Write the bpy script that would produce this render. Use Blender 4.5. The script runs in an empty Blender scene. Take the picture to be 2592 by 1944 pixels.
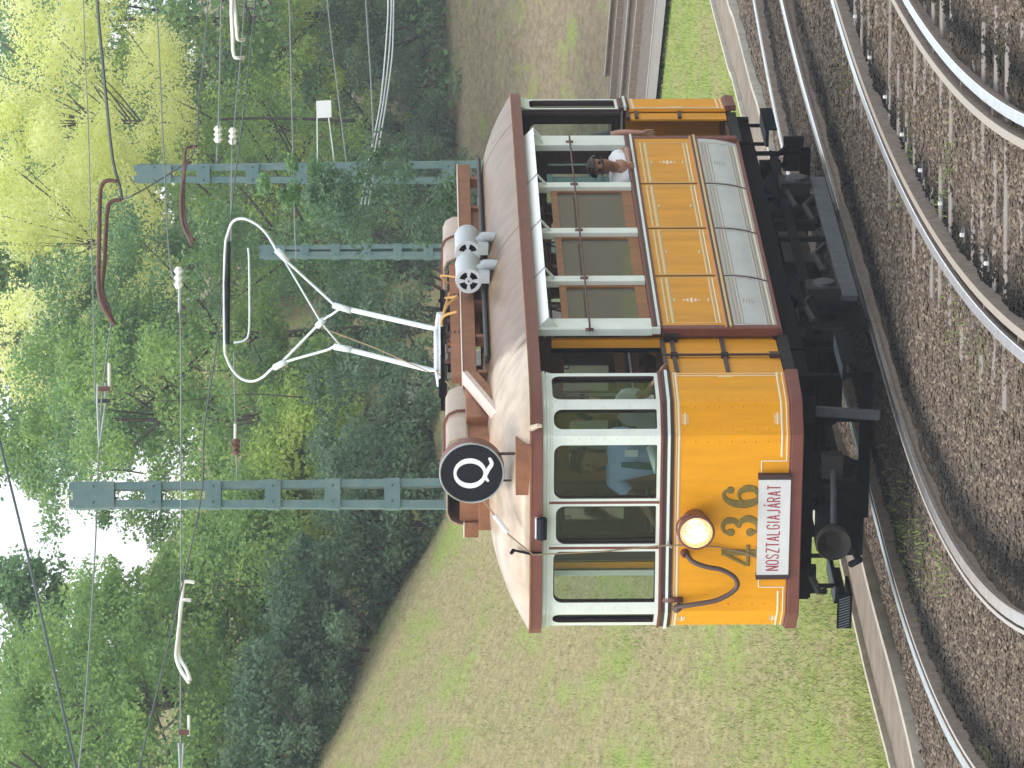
import bpy, bmesh, math, random
import numpy as np
from mathutils import Vector, Matrix, noise
from mathutils.geometry import tessellate_polygon
R = math.radians
random.seed(7); rng = np.random.default_rng(11)
scene = bpy.context.scene
COL = scene.collection
# ------------------------------------------------------------------ camera
FPX = 10708.0; PITCH = R(1.1432); ROLL = R(0.2648); CH = 3.93
fwd = Vector((0, math.cos(PITCH), -math.sin(PITCH))); up0 = Vector((0, math.sin(PITCH), math.cos(PITCH))); rt0 = Vector((1, 0, 0))
ax_u = rt0*math.cos(ROLL) - up0*math.sin(ROLL)          # photograph's upward direction (the camera was turned on its side)
ax_v = -(rt0*math.sin(ROLL) + up0*math.cos(ROLL))
cam = bpy.data.cameras.new('camera'); camo = bpy.data.objects.new('camera', cam); COL.objects.link(camo)
cam.sensor_width = 36; cam.lens = FPX/2592*36; cam.clip_start = 0.5; cam.clip_end = 3000
m4 = Matrix((ax_v, ax_u, -fwd)).transposed().to_4x4(); m4.translation = Vector((0, 0, CH)); camo.matrix_world = m4
scene.camera = camo
# ------------------------------------------------------------------ world, sun, exposure
SUN_EL = 62; SUN_AZ = 246       # azimuth clockwise from +Y
w = bpy.data.worlds.new('World'); scene.world = w; w.use_nodes = True
nt = w.node_tree; nt.nodes.clear()
sky = nt.nodes.new('ShaderNodeTexSky'); sky.sky_type = 'NISHITA'; sky.sun_disc = False
sky.sun_elevation = R(SUN_EL); sky.sun_rotation = R(SUN_AZ); sky.air_density = 1.3; sky.dust_density = 4.0; sky.ozone_density = 1.0
bg = nt.nodes.new('ShaderNodeBackground'); bg.inputs[1].default_value = 0.15
mixw = nt.nodes.new('ShaderNodeMix'); mixw.data_type = 'RGBA'; mixw.inputs[0].default_value = 0.62
mixw.inputs[7].default_value = (8.6, 8.9, 9.3, 1)       # thin white overcast
ow = nt.nodes.new('ShaderNodeOutputWorld')
nt.links.new(sky.outputs[0], mixw.inputs[6]); nt.links.new(mixw.outputs[2], bg.inputs[0]); nt.links.new(bg.outputs[0], ow.inputs[0])
sl = bpy.data.lights.new('sun', 'SUN'); sl.energy = 1.1; sl.angle = R(18); sl.color = (1, 0.94, 0.84)
so = bpy.data.objects.new('sun', sl); COL.objects.link(so)
sd = Vector((math.sin(R(SUN_AZ))*math.cos(R(SUN_EL)), math.cos(R(SUN_AZ))*math.cos(R(SUN_EL)), math.sin(R(SUN_EL))))
so.rotation_euler = sd.to_track_quat('Z', 'Y').to_euler(); so.location = sd*60
scene.view_settings.view_transform = 'Standard'; scene.view_settings.look = 'None'; scene.view_settings.gamma = 1
scene.view_settings.exposure = 0.66
# ------------------------------------------------------------------ materials
MATS = {}
def mat(name, col, rough=0.6, metal=0.0, var=0.0, scale=8.0, col2=None, bump=0.0, bscale=60.0, spec=0.5, detail=6, stretch=None, coat=0.0):
    if name in MATS: return MATS[name]
    m = bpy.data.materials.new(name); m.use_nodes = True; t = m.node_tree; b = t.nodes['Principled BSDF']
    b.inputs['Roughness'].default_value = rough; b.inputs['Metallic'].default_value = metal
    b.inputs['Specular IOR Level'].default_value = spec; b.inputs['Coat Weight'].default_value = coat
    b.inputs['Base Color'].default_value = (*col, 1)
    tc = t.nodes.new('ShaderNodeTexCoord'); src = tc.outputs['Object']
    if stretch:
        mp = t.nodes.new('ShaderNodeMapping'); mp.inputs['Scale'].default_value = stretch; t.links.new(src, mp.inputs[0]); src = mp.outputs[0]
    if var or col2:
        n = t.nodes.new('ShaderNodeTexNoise'); n.inputs['Scale'].default_value = scale; n.inputs['Detail'].default_value = detail; n.inputs['Roughness'].default_value = 0.65
        t.links.new(src, n.inputs[0])
        cr = t.nodes.new('ShaderNodeValToRGB'); cr.color_ramp.elements[0].position = 0.32; cr.color_ramp.elements[1].position = 0.68
        c2 = col2 if col2 else tuple(min(1, c*(1+var)) for c in col); c1 = col if col2 else tuple(c*(1-var) for c in col)
        cr.color_ramp.elements[0].color = (*c1, 1); cr.color_ramp.elements[1].color = (*c2, 1)
        t.links.new(n.outputs[0], cr.inputs[0]); t.links.new(cr.outputs[0], b.inputs['Base Color'])
    if bump:
        n2 = t.nodes.new('ShaderNodeTexNoise'); n2.inputs['Scale'].default_value = bscale; n2.inputs['Detail'].default_value = 4
        t.links.new(src, n2.inputs[0]); bp = t.nodes.new('ShaderNodeBump'); bp.inputs['Strength'].default_value = bump; bp.inputs['Distance'].default_value = 0.02
        t.links.new(n2.outputs[0], bp.inputs['Height']); t.links.new(bp.outputs[0], b.inputs['Normal'])
    MATS[name] = m; return m
def glass(name, tint=(0.9, 0.95, 0.93), refl=0.35, dirt=0.0):
    m = bpy.data.materials.new(name); m.use_nodes = True; t = m.node_tree; t.nodes.clear()
    o = t.nodes.new('ShaderNodeOutputMaterial'); tr = t.nodes.new('ShaderNodeBsdfTransparent'); tr.inputs[0].default_value = (*tint, 1)
    gl = t.nodes.new('ShaderNodeBsdfGlossy'); gl.inputs['Roughness'].default_value = 0.03; gl.inputs[0].default_value = (0.9, 0.95, 0.95, 1)
    fr = t.nodes.new('ShaderNodeFresnel'); fr.inputs[0].default_value = 1.5
    mu = t.nodes.new('ShaderNodeMath'); mu.operation = 'MULTIPLY'; mu.inputs[1].default_value = refl*4
    mx = t.nodes.new('ShaderNodeMixShader'); t.links.new(fr.outputs[0], mu.inputs[0]); t.links.new(mu.outputs[0], mx.inputs[0])
    t.links.new(tr.outputs[0], mx.inputs[1]); t.links.new(gl.outputs[0], mx.inputs[2]); 
    if dirt:
        df = t.nodes.new('ShaderNodeBsdfDiffuse'); df.inputs[0].default_value = (.13, .115, .085, 1); m2 = t.nodes.new('ShaderNodeMixShader'); m2.inputs[0].default_value = dirt
        t.links.new(mx.outputs[0], m2.inputs[1]); t.links.new(df.outputs[0], m2.inputs[2]); t.links.new(m2.outputs[0], o.inputs[0])
    else: t.links.new(mx.outputs[0], o.inputs[0])
    return m
def emis(name, col, s):
    m = bpy.data.materials.new(name); m.use_nodes = True; b = m.node_tree.nodes['Principled BSDF']
    b.inputs['Emission Color'].default_value = (*col, 1); b.inputs['Emission Strength'].default_value = s; b.inputs['Base Color'].default_value = (*col, 1); return m
YEL = mat('tram_yellow', (0.78, 0.335, 0.0025), 0.48, var=0.09, scale=2, spec=.3, stretch=(5, 5, .6), bump=.12, bscale=1.5)
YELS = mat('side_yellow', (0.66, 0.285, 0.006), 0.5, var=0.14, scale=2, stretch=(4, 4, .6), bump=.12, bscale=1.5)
WHT = mat('cream_white', (0.70, 0.76, 0.70), 0.5, var=0.06, scale=6)
GRY = mat('panel_grey', (0.53, 0.55, 0.52), 0.65, var=0.07, scale=3, spec=.3)
BRN = mat('tram_brown', (0.165, 0.048, 0.032), 0.5, var=0.15, scale=6)
BRN2 = mat('roof_board_brown', (0.25, 0.10, 0.045), 0.65, var=0.25, scale=7)
DBR = mat('dark_brown', (0.045, 0.02, 0.02), 0.5)
LIN = mat('lining_cream', (0.80, 0.66, 0.42), 0.5)
LIN2 = mat('lining_buff', (0.62, 0.46, 0.20), 0.5)
LING = mat('lining_grey', (0.38, 0.34, 0.27), 0.5)
BLK = mat('underframe_black', (0.004, 0.0045, 0.006), 0.85, var=0.5, scale=12, spec=.08)
DGR = mat('dark_grey_steel', (0.010, 0.0115, 0.014), 0.75, col2=(.030, .024, .018), scale=10, spec=.2)
DST = mat('dusty_steel', (0.028, 0.031, 0.035), 0.6, var=0.35, scale=10)
DST2 = mat('plank_grey', (0.06, 0.064, 0.07), 0.8, var=0.3, scale=10)
STL = mat('steel', (0.42, 0.44, 0.45), 0.3, metal=0.9, var=0.1)
LGR = mat('vent_grey', (0.42, 0.46, 0.48), 0.5, var=0.08, scale=9)
LGR2 = mat('vent_cap_grey', (0.50, 0.52, 0.55), 0.5)
WOOD = mat('saloon_wood', (0.24, 0.095, 0.025), 0.5, var=0.3, scale=9, stretch=(1, 1, 0.2))
WOOD2 = mat('dark_wood', (0.07, 0.03, 0.016), 0.55, var=0.3, scale=9)
CEIL = mat('saloon_ceiling', (0.10, 0.06, 0.04), 0.7)
PIPE = mat('panto_white', (0.62, 0.68, 0.70), 0.4, var=0.06)
BLKP = mat('gloss_black', (0.010, 0.012, 0.016), 0.6, spec=.15)
WSGN = mat('sign_white', (0.82, 0.83, 0.85), 0.5)
RED = mat('sign_red', (0.36, 0.05, 0.07), 0.6)
OLV = mat('numeral_bronze', (0.19, 0.135, 0.02), 0.6, var=0.25, scale=40)
RUBB = mat('rubber_hose', (0.085, 0.05, 0.045), 0.55, bump=0.3)
ROPE = mat('rope', (0.30, 0.23, 0.14), 0.9)
CABL = mat('orange_cable', (0.50, 0.28, 0.08), 0.8)
WBRD = mat('awning_white', (0.86, 0.87, 0.84), 0.45)
GLS = glass('window_glass', (.74, .80, .78), dirt=.0, refl=.22); GLS2 = glass('saloon_glass', (0.42, 0.45, 0.40), 0.55, dirt=.6)
TEAL = mat('mast_green', (0.085, 0.165, 0.175), 0.6, col2=(.15, .225, .22), scale=5, detail=8, bump=.2)
TEAL2 = mat('mast_green_inner', (0.06, 0.105, 0.115), 0.6)
INS = mat('porcelain', (0.75, 0.75, 0.70), 0.3)
WIRE = mat('wire_grey', (0.20, 0.22, 0.22), 0.5)
WIRED = mat('wire_dark', (0.05, 0.07, 0.075), 0.5)
RUST = mat('rusty_bracket', (0.12, 0.055, 0.045), 0.7, var=0.3, scale=20)
CONC = mat('concrete_lip', (0.42, 0.39, 0.32), 0.9, var=0.22, scale=6, bump=0.3)
SLAB = mat('trough_slab', (0.20, 0.165, 0.125), 0.95, var=0.25, scale=3, bump=0.4)
SKIN = mat('skin', (0.42, 0.22, 0.15), 0.6, var=0.06)
SKIND = mat('skin_tanned', (0.32, 0.16, 0.10), 0.6, var=0.06)
# ------------------------------------------------------------------ mesh builder
class MB:
    def __init__(s): s.v = []; s.f = []; s.mi = []; s.ms = []
    def _m(s, m):
        if m not in s.ms: s.ms.append(m)
        return s.ms.index(m)
    def add(s, vs, fs, m):
        k = len(s.v); i = s._m(m); s.v += [tuple(v) for v in vs]
        for f in fs: s.f.append(tuple(k+a for a in f)); s.mi.append(i)
    def box(s, a, b, m, M=None):
        x0, y0, z0 = [min(p, q) for p, q in zip(a, b)]; x1, y1, z1 = [max(p, q) for p, q in zip(a, b)]
        vs = [Vector(c) for c in [(x0,y0,z0),(x1,y0,z0),(x1,y1,z0),(x0,y1,z0),(x0,y0,z1),(x1,y0,z1),(x1,y1,z1),(x0,y1,z1)]]
        if M is not None: vs = [M @ c for c in vs]
        s.add(vs, [(0,3,2,1),(4,5,6,7),(0,1,5,4),(1,2,6,5),(2,3,7,6),(3,0,4,7)], m); return s
    def bar(s, p, q, wd, ht, m, up=(0,0,1)):
        p = Vector(p); q = Vector(q); d = (q-p); L = d.length; d.normalize(); u = Vector(up)
        x = d.cross(u)
        if x.length < 1e-4: x = d.cross(Vector((1,0,0)))
        x.normalize(); z = x.cross(d)
        M = Matrix((x, d, z)).transposed().to_4x4(); M.translation = p
        return s.box((-wd/2, 0, -ht/2), (wd/2, L, ht/2), m, M)
    def tube(s, pts, r, m, n=8, cap=True, flat=None, nrm=None, closed=False):
        P = [Vector(p) for p in pts]; N = len(P); rr = r if hasattr(r, '__len__') else [r]*N
        vs = []; prev = None
        for i in range(N):
            if closed: t = P[(i+1) % N]-P[i-1]
            else: t = P[min(i+1, N-1)]-P[max(i-1, 0)]
            t.normalize()
            if nrm is not None: a = Vector(nrm)
            else:
                if prev is None: a = t.orthogonal()
                else: a = prev - t*prev.dot(t)
            a.normalize(); prev = a; b = t.cross(a).normalized()
            fa = rr[i] if flat is None else flat
            for k in range(n):
                th = 2*math.pi*k/n; vs.append(P[i]+a*fa*math.cos(th)+b*rr[i]*math.sin(th))
        fs = []
        for i in range(N if closed else N-1):
            j = (i+1) % N
            for k in range(n): fs.append((i*n+k, i*n+(k+1) % n, j*n+(k+1) % n, j*n+k))
        if cap and not closed: fs.append(tuple(range(n-1, -1, -1))); fs.append(tuple((N-1)*n+k for k in range(n)))
        s.add(vs, fs, m); return s
    def cyl(s, p, q, r, m, n=16, r2=None): return s.tube([p, q], [r, r if r2 is None else r2], m, n)
    def lathe(s, o, d, prof, m, n=20):      # prof: (dist along d, radius)
        o = Vector(o); d = Vector(d).normalized(); a = d.orthogonal().normalized(); b = d.cross(a); vs = []
        for t, r in prof:
            for k in range(n):
                th = 2*math.pi*k/n; vs.append(o+d*t+(a*math.cos(th)+b*math.sin(th))*r)
        fs = [(i*n+k, i*n+(k+1) % n, (i+1)*n+(k+1) % n, (i+1)*n+k) for i in range(len(prof)-1) for k in range(n)]
        s.add(vs, fs, m); return s
    def plate(s, O, U, V, outer, holes, th, m, medge=None):   # polygon with holes in plane O+u*U+v*V, thickness th along -(UxV)
        O = Vector(O); U = Vector(U); V = Vector(V); Nn = U.cross(V).normalized(); medge = medge or m
        loops = [outer]+holes; flat = [p for l in loops for p in l]
        tri = tessellate_polygon([[Vector((p[0], p[1], 0)) for p in l] for l in loops])
        f3 = [O+U*p[0]+V*p[1] for p in flat]; n = len(flat); b3 = [p-Nn*th for p in f3]
        fs = []
        for t in tri:
            a, b, c = t; ar = (flat[b][0]-flat[a][0])*(flat[c][1]-flat[a][1])-(flat[b][1]-flat[a][1])*(flat[c][0]-flat[a][0])
            if ar < 0: a, b, c = a, c, b
            fs.append((a, b, c)); fs.append((n+a, n+c, n+b))
        s.add(f3+b3, fs, m); k = 0; es = []; 
        for l in loops:
            L = len(l)
            for i in range(L): es.append((k+i, k+(i+1) % L, n+k+(i+1) % L, n+k+i))
            k += L
        s.add(f3+b3, es, medge); return s
    def band(s, poly, z0, z1, proud, m, depth=0.03, closed=False):   # horizontal strip following a plan polyline, outward = right-hand side of travel
        P = [Vector((p[0], p[1])) for p in poly]; N = len(P)
        def off(d):
            out = []
            for i in range(N):
                a = P[i]-P[i-1] if (i > 0 or closed) else None; b = P[(i+1) % N]-P[i] if (i < N-1 or closed) else None
                ns = [Vector((t.y, -t.x)).normalized() for t in (a, b) if t is not None]
                nn = sum(ns, Vector((0, 0))).normalized(); c = nn.dot(ns[0]); out.append(P[i]+nn*(d/max(c, .3)))
            return out
        o = off(proud); i_ = off(proud-depth); vs = []
        for a, b in zip(o, i_): vs += [(a.x, a.y, z0), (a.x, a.y, z1), (b.x, b.y, z1), (b.x, b.y, z0)]
        fs = []
        for i in range(N if closed else N-1):
            j = (i+1) % N
            for k in range(4): fs.append((i*4+k, j*4+k, j*4+(k+1) % 4, i*4+(k+1) % 4))
        if not closed: fs += [(0, 1, 2, 3), ((N-1)*4+3, (N-1)*4+2, (N-1)*4+1, (N-1)*4)]
        s.add(vs, fs, m); return s
    def build(s, name, parent=None, smooth=False, bevel=0, T=None, auto=None):
        me = bpy.data.meshes.new(name); vs = s.v if T is None else [tuple(T @ Vector(v)) for v in s.v]
        me.from_pydata(vs, [], s.f); 
        for m in s.ms: me.materials.append(m)
        me.polygons.foreach_set('material_index', s.mi)
        if smooth: me.polygons.foreach_set('use_smooth', [True]*len(s.f))
        bm = bmesh.new(); bm.from_mesh(me); bmesh.ops.recalc_face_normals(bm, faces=bm.faces); bm.to_mesh(me); bm.free()
        o = bpy.data.objects.new(name, me); COL.objects.link(o)
        if parent: o.parent = parent
        if bevel:
            b = o.modifiers.new('bevel', 'BEVEL'); b.width = bevel; b.segments = 2; b.limit_method = 'ANGLE'; b.angle_limit = R(40)
        if auto:
            me.polygons.foreach_set('use_smooth', [True]*len(s.f)); e = o.modifiers.new('split', 'EDGE_SPLIT'); e.split_angle = R(auto)
        return o
def tag(o, label, cat=None, group=None, kind=None):
    if label: o['label'] = label
    if cat: o['category'] = cat
    if group: o['group'] = group
    if kind: o['kind'] = kind
    return o
def empty(name, loc, rz=0, label=None, cat=None, group=None):
    o = bpy.data.objects.new(name, None); COL.objects.link(o); o.location = loc; o.rotation_euler = (0, 0, rz); o.empty_display_size = .2
    return tag(o, label, cat, group)
def rrect(u0, v0, u1, v1, rt=0.0, rb=0.0, n=5):      # rounded rectangle, rt top corners, rb bottom corners
    pts = []
    def arc(cx, cy, r, a0):
        if r <= 0: pts.append((cx, cy)); return
        for i in range(n+1):
            a = R(a0+90*i/n); pts.append((cx+r*math.cos(a), cy+r*math.sin(a)))
    arc(u0+rb, v0+rb, rb, 180); arc(u1-rb, v0+rb, rb, 270); arc(u1-rt, v1-rt, rt, 0); arc(u0+rt, v1-rt, rt, 90); return pts
def spline(P, k=6):
    P = [Vector(p) for p in P]; out = []
    for i in range(len(P)-1):
        p0 = P[max(i-1, 0)]; p1 = P[i]; p2 = P[i+1]; p3 = P[min(i+2, len(P)-1)]
        for j in range(k):
            t = j/k; out.append(0.5*((2*p1)+(p2-p0)*t+(2*p0-5*p1+4*p2-p3)*t*t+(3*p1-p0-3*p2+p3)*t**3))
    out.append(P[-1]); return out
def hit(x, y, d):            # the place at depth d seen at pixel (x, y) of the full-size photograph
    r = fwd + ax_u*((1944-y-972)/FPX) + ax_v*((x-1296)/FPX); return Vector((0, 0, CH))+r*(d/r.y)
def hd(x, y, d): return hit(x*1.1718, y*1.1718, d)

# ================================================================== THE GROUND
TH = R(21.0989); OX, OY = -1.1729, 35.1883
ct, st = math.cos(TH), math.sin(TH)
def tw(X, Y, Z=0): return Vector((OX+X*ct+Y*st, OY-X*st+Y*ct, Z))
def wt(x, y): dx, dy = x-OX, y-OY; return dx*ct-dy*st, dx*st+dy*ct
def cA(Y):
    c = 0.01
    if Y < 1: c += 0.0235*(1-Y)**2
    if Y > 9: c += 0.009*(Y-9)**2
    return c
def cBL(Y): return 2.44+0.0112*(5-Y)**2
def sm(a, b, x): t = min(1, max(0, (x-a)/(b-a))); return t*t*(3-2*t)
KERB = [(-16, 12), (-11.5, 18), (-8.2, 24), (-5.5, 29), (-4.2, 32), (-3.13, 34.29), (-2.51, 35.83), (-1.7, 38.16), (0.0, 42.3), (1.75, 46.4), (3.2, 49.95), (3.7, 51.44), (4.66, 54.03), (5.01, 55.22), (6.6, 59.5), (9.5, 66), (14, 76)]
def kx(y):
    for (x0, y0), (x1, y1) in zip(KERB, KERB[1:]):
        if y <= y1: return x0+(x1-x0)*(y-y0)/(y1-y0)
    return KERB[-1][0]
def terr(x, y):
    treel = 80+42*sm(-1, 5, x)
    t0 = 40+54*sm(-2.5, 3.0, x)
    T = 3.75+max(0, -2.6-x)*0.66
    if x < -14: T = 3.75+11.4*.66+(-14-x)*.12
    t = max(0, (y-t0)/(treel-t0))
    z = T*(t**1.08) if t < 1 else T+(t-1)*3.5
    z += .10*noise.noise(Vector((x*.35, y*.22, 0)))*min(1, t*3)
    return min(z, 16) - 0.09
gm = MB()
xs = sorted(set([-200,-120,-80,-60,-45,-35,-28,-22,-18]+[round(-15+i*.5, 2) for i in range(61)]+[16,18,21,25,30,40,60,90,130,200]))
ys = sorted(set([-60,-20,0,8,14,18]+[20+i*1.0 for i in range(110)]+[132,136,142,150,160,180,220,300,450,700]))
xi = {}
vs = []
for j, y in enumerate(ys):
    for i, x in enumerate(xs):
        z = terr(x, y)
        if y < 80 and x > kx(min(y, 76))-.62: z = -.34
        vs.append((x, y, z))
n = len(xs)
fs = [(j*n+i, j*n+i+1, (j+1)*n+i+1, (j+1)*n+i) for j in range(len(ys)-1) for i in range(n-1)]
def grass_mat():
    m = bpy.data.materials.new('dry_grass_ground'); m.use_nodes = True; t = m.node_tree; b = t.nodes['Principled BSDF']; b.inputs['Roughness'].default_value = .95; b.inputs['Specular IOR Level'].default_value = .1
    tc = t.nodes.new('ShaderNodeTexCoord'); L = t.links
    def nz(s, d, st_=None, rg=.6):
        n = t.nodes.new('ShaderNodeTexNoise'); n.inputs['Scale'].default_value = s; n.inputs['Detail'].default_value = d; n.inputs['Roughness'].default_value = rg
        if st_:
            mp = t.nodes.new('ShaderNodeMapping'); mp.inputs['Scale'].default_value = st_; L.new(tc.outputs['Object'], mp.inputs[0]); L.new(mp.outputs[0], n.inputs[0])
        else: L.new(tc.outputs['Object'], n.inputs[0])
        return n
    def ramp(p0, c0, p1, c1, src):
        r = t.nodes.new('ShaderNodeValToRGB'); r.color_ramp.elements[0].position = p0; r.color_ramp.elements[1].position = p1
        r.color_ramp.elements[0].color = (*c0, 1); r.color_ramp.elements[1].color = (*c1, 1); L.new(src, r.inputs[0]); return r
    dry = ramp(.35, (.17, .15, .07), .68, (.43, .38, .20), nz(9, 8, (1, .45, 1), .8).outputs[0])
    brown = ramp(.35, (.13, .105, .065), .65, (.33, .27, .18), nz(5, 8, (1, .35, 1), .85).outputs[0])
    grn = ramp(.35, (.15, .20, .05), .65, (.30, .38, .09), nz(14, 8, (1, .5, 1), .8).outputs[0])
    # streaky green patches; more green near the kerb (attribute written per vertex)
    at = t.nodes.new('ShaderNodeAttribute'); at.attribute_name = 'green'
    n1 = nz(.9, 9, (1.0, .35, 1), .72)
    ad = t.nodes.new('ShaderNodeMath'); ad.operation = 'ADD'; L.new(n1.outputs[0], ad.inputs[0]); L.new(at.outputs['Fac'], ad.inputs[1])
    msk = ramp(.45, (0, 0, 0), .60, (1, 1, 1), ad.outputs[0])
    at2 = t.nodes.new('ShaderNodeAttribute'); at2.attribute_name = 'bare'
    mx0 = t.nodes.new('ShaderNodeMix'); mx0.data_type = 'RGBA'; L.new(at2.outputs['Fac'], mx0.inputs[0]); L.new(dry.outputs[0], mx0.inputs[6]); L.new(brown.outputs[0], mx0.inputs[7])
    mx = t.nodes.new('ShaderNodeMix'); mx.data_type = 'RGBA'; L.new(msk.outputs[0], mx.inputs[0]); L.new(mx0.outputs[2], mx.inputs[6]); L.new(grn.outputs[0], mx.inputs[7])
    L.new(mx.outputs[2], b.inputs['Base Color'])
    bp = t.nodes.new('ShaderNodeBump'); bp.inputs['Strength'].default_value = .5; bp.inputs['Distance'].default_value = .08; L.new(nz(25, 6).outputs[0], bp.inputs['Height']); L.new(bp.outputs[0], b.inputs['Normal'])
    return m
GRASSM = grass_mat()
def greenness(x, y):
    dk = kx(min(y, 76))-.8-x          # distance left of the trough
    if x > 1.5 and y > 45:
        if y < 79: return .085
        return -.09
    g = .11*math.exp(-max(dk, 0)/2.2) + .0 - .04*sm(45, 62, y)
    return g
def bareness(x, y): return sm(1, 5, x)*sm(70, 82, y) + .12
me = bpy.data.meshes.new('ground'); me.from_pydata(vs, [], fs); me.materials.append(GRASSM)
a = me.attributes.new('green', 'FLOAT', 'POINT'); a.data.foreach_set('value', [greenness(v[0], v[1]) for v in vs])
a = me.attributes.new('bare', 'FLOAT', 'POINT'); a.data.foreach_set('value', [bareness(v[0], v[1]) for v in vs])
me.polygons.foreach_set('use_smooth', [True]*len(fs))
g = bpy.data.objects.new('ground', me); COL.objects.link(g); tag(g, 'sloping bank of dry and green grass behind the tracks', 'ground', kind='structure')

# --- ballast bed
def railX(Y): return [cA(Y)-.745, cA(Y)+.745, cBL(Y), cBL(Y)+1.60]
def dirt_shade(x, y):  # dark mask: oily dirt, with shade of rails and tram painted in
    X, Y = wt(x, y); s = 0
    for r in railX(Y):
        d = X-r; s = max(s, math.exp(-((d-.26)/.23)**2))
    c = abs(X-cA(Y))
    if Y > -1.2 and Y < 30: s = max(s, .6*math.exp(-((X-cA(Y))/.55)**4))  # shade under the tram and dripped oil, both as colour
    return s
def bedz(x, y):
    return -.10 + .03*noise.noise(Vector((x*1.3, y*1.3, 3))) + .02*noise.noise(Vector((x*4, y*4, 7)))
vs = []; rows = [12+.2*i for i in range(321)]; NC = 110
for y in rows:
    x0 = kx(y)+.0; x1 = max(x0+12, 12)
    for i in range(NC+1):
        f = (i/NC)**1.4; x = x0+(x1-x0)*f; vs.append((x, y, bedz(x, y)))
fs = [(j*(NC+1)+i, j*(NC+1)+i+1, (j+1)*(NC+1)+i+1, (j+1)*(NC+1)+i) for j in range(len(rows)-1) for i in range(NC)]
def ballast_mat(name, attr=True):
    m = bpy.data.materials.new(name); m.use_nodes = True; t = m.node_tree; b = t.nodes['Principled BSDF']; L = t.links
    b.inputs['Roughness'].default_value = .9; b.inputs['Specular IOR Level'].default_value = .2
    tc = t.nodes.new('ShaderNodeTexCoord')
    vo = t.nodes.new('ShaderNodeTexVoronoi'); vo.inputs['Scale'].default_value = 30; L.new(tc.outputs['Object'], vo.inputs[0])
    rp = t.nodes.new('ShaderNodeValToRGB'); e = rp.color_ramp.elements
    e[0].position = 0; e[0].color = (.06, .046, .034, 1); e[1].position = 1; e[1].color = (.27, .215, .16, 1)
    x = e.new(.4); x.color = (.115, .089, .066, 1); x = e.new(.75); x.color = (.16, .125, .093, 1)
    if attr:
        sp = t.nodes.new('ShaderNodeSeparateColor'); L.new(vo.outputs['Color'], sp.inputs[0]); L.new(sp.outputs[0], rp.inputs[0])
    else:
        gi = t.nodes.new('ShaderNodeNewGeometry'); L.new(gi.outputs['Random Per Island'], rp.inputs[0])
    at = t.nodes.new('ShaderNodeAttribute'); at.attribute_name = 'dirt_shade'
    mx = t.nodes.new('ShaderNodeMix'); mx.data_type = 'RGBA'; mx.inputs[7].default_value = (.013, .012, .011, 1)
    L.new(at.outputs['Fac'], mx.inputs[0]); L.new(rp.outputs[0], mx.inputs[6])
    nm = t.nodes.new('ShaderNodeTexNoise'); nm.inputs['Scale'].default_value = .8; nm.inputs['Detail'].default_value = 5; L.new(tc.outputs['Object'], nm.inputs[0])
    r2 = t.nodes.new('ShaderNodeValToRGB'); r2.color_ramp.elements[0].position = .6; r2.color_ramp.elements[1].position = .75; L.new(nm.outputs[0], r2.inputs[0])
    m2 = t.nodes.new('ShaderNodeMix'); m2.data_type = 'RGBA'; m2.inputs[7].default_value = (.11, .12, .045, 1)
    mu = t.nodes.new('ShaderNodeMath'); mu.operation = 'MULTIPLY'; mu.inputs[1].default_value = .55; L.new(r2.outputs[0], mu.inputs[0]); L.new(mu.outputs[0], m2.inputs[0])
    L.new(mx.outputs[2], m2.inputs[6]); L.new(m2.outputs[2], b.inputs['Base Color'])
    if attr:
        bp = t.nodes.new('ShaderNodeBump'); bp.inputs['Strength'].default_value = .8; bp.inputs['Distance'].default_value = .04; L.new(vo.outputs['Distance'], bp.inputs['Height']); L.new(bp.outputs[0], b.inputs['Normal'])
    return m
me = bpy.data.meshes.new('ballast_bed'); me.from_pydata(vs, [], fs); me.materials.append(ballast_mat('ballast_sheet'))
a = me.attributes.new('dirt_shade', 'FLOAT', 'POINT'); a.data.foreach_set('value', [dirt_shade(v[0], v[1]) for v in vs])
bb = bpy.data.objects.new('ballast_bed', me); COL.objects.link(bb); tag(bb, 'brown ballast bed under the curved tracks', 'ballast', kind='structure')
# loose stones
OCT = np.array([(1,0,0),(-1,0,0),(0,1,0),(0,-1,0),(0,0,1),(0,0,-1)], float); OF = [(0,2,4),(2,1,4),(1,3,4),(3,0,4),(2,0,5),(1,2,5),(3,1,5),(0,3,5)]
def stones(name, pts, smin, smax, mt, label):
    V = []; F = []; S = []
    for (x, y) in pts:
        s = random.uniform(smin, smax); v = OCT*(np.array([1, .75, .6])*s*rng.uniform(.7, 1.25, (6, 1)))
        a = random.uniform(0, 6.28); ca, sa = math.cos(a), math.sin(a); v = np.stack([v[:,0]*ca-v[:,1]*sa, v[:,0]*sa+v[:,1]*ca, v[:,2]+v[:,0]*random.uniform(-.4, .4)], 1)
        v += np.array([x, y, bedz(x, y)+s*.25]); k = len(V)*6; V.append(v); F += [(a_+k, b_+k, c_+k) for a_, b_, c_ in OF]; S += [dirt_shade(x, y)]*6
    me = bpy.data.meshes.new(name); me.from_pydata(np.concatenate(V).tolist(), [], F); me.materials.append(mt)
    a = me.attributes.new('dirt_shade', 'FLOAT', 'POINT'); a.data.foreach_set('value', S)
    o = bpy.data.objects.new(name, me); COL.objects.link(o); return tag(o, label, 'gravel', kind='stuff')
pts = []
for _ in range(105000):
    y = 24+30*random.random()**1.6; hw = 972/FPX*y*1.12; x = random.uniform(-hw, hw)
    if x < kx(y)+.06: continue
    X, Y = wt(x, y)
    if any(abs(X-r) < .085 for r in railX(Y)): continue
    pts.append((x, y))
stones('ballast_stones', pts, .013, .030, ballast_mat('ballast_stone', False), 'loose brown and grey ballast stones around the tracks')
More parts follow.
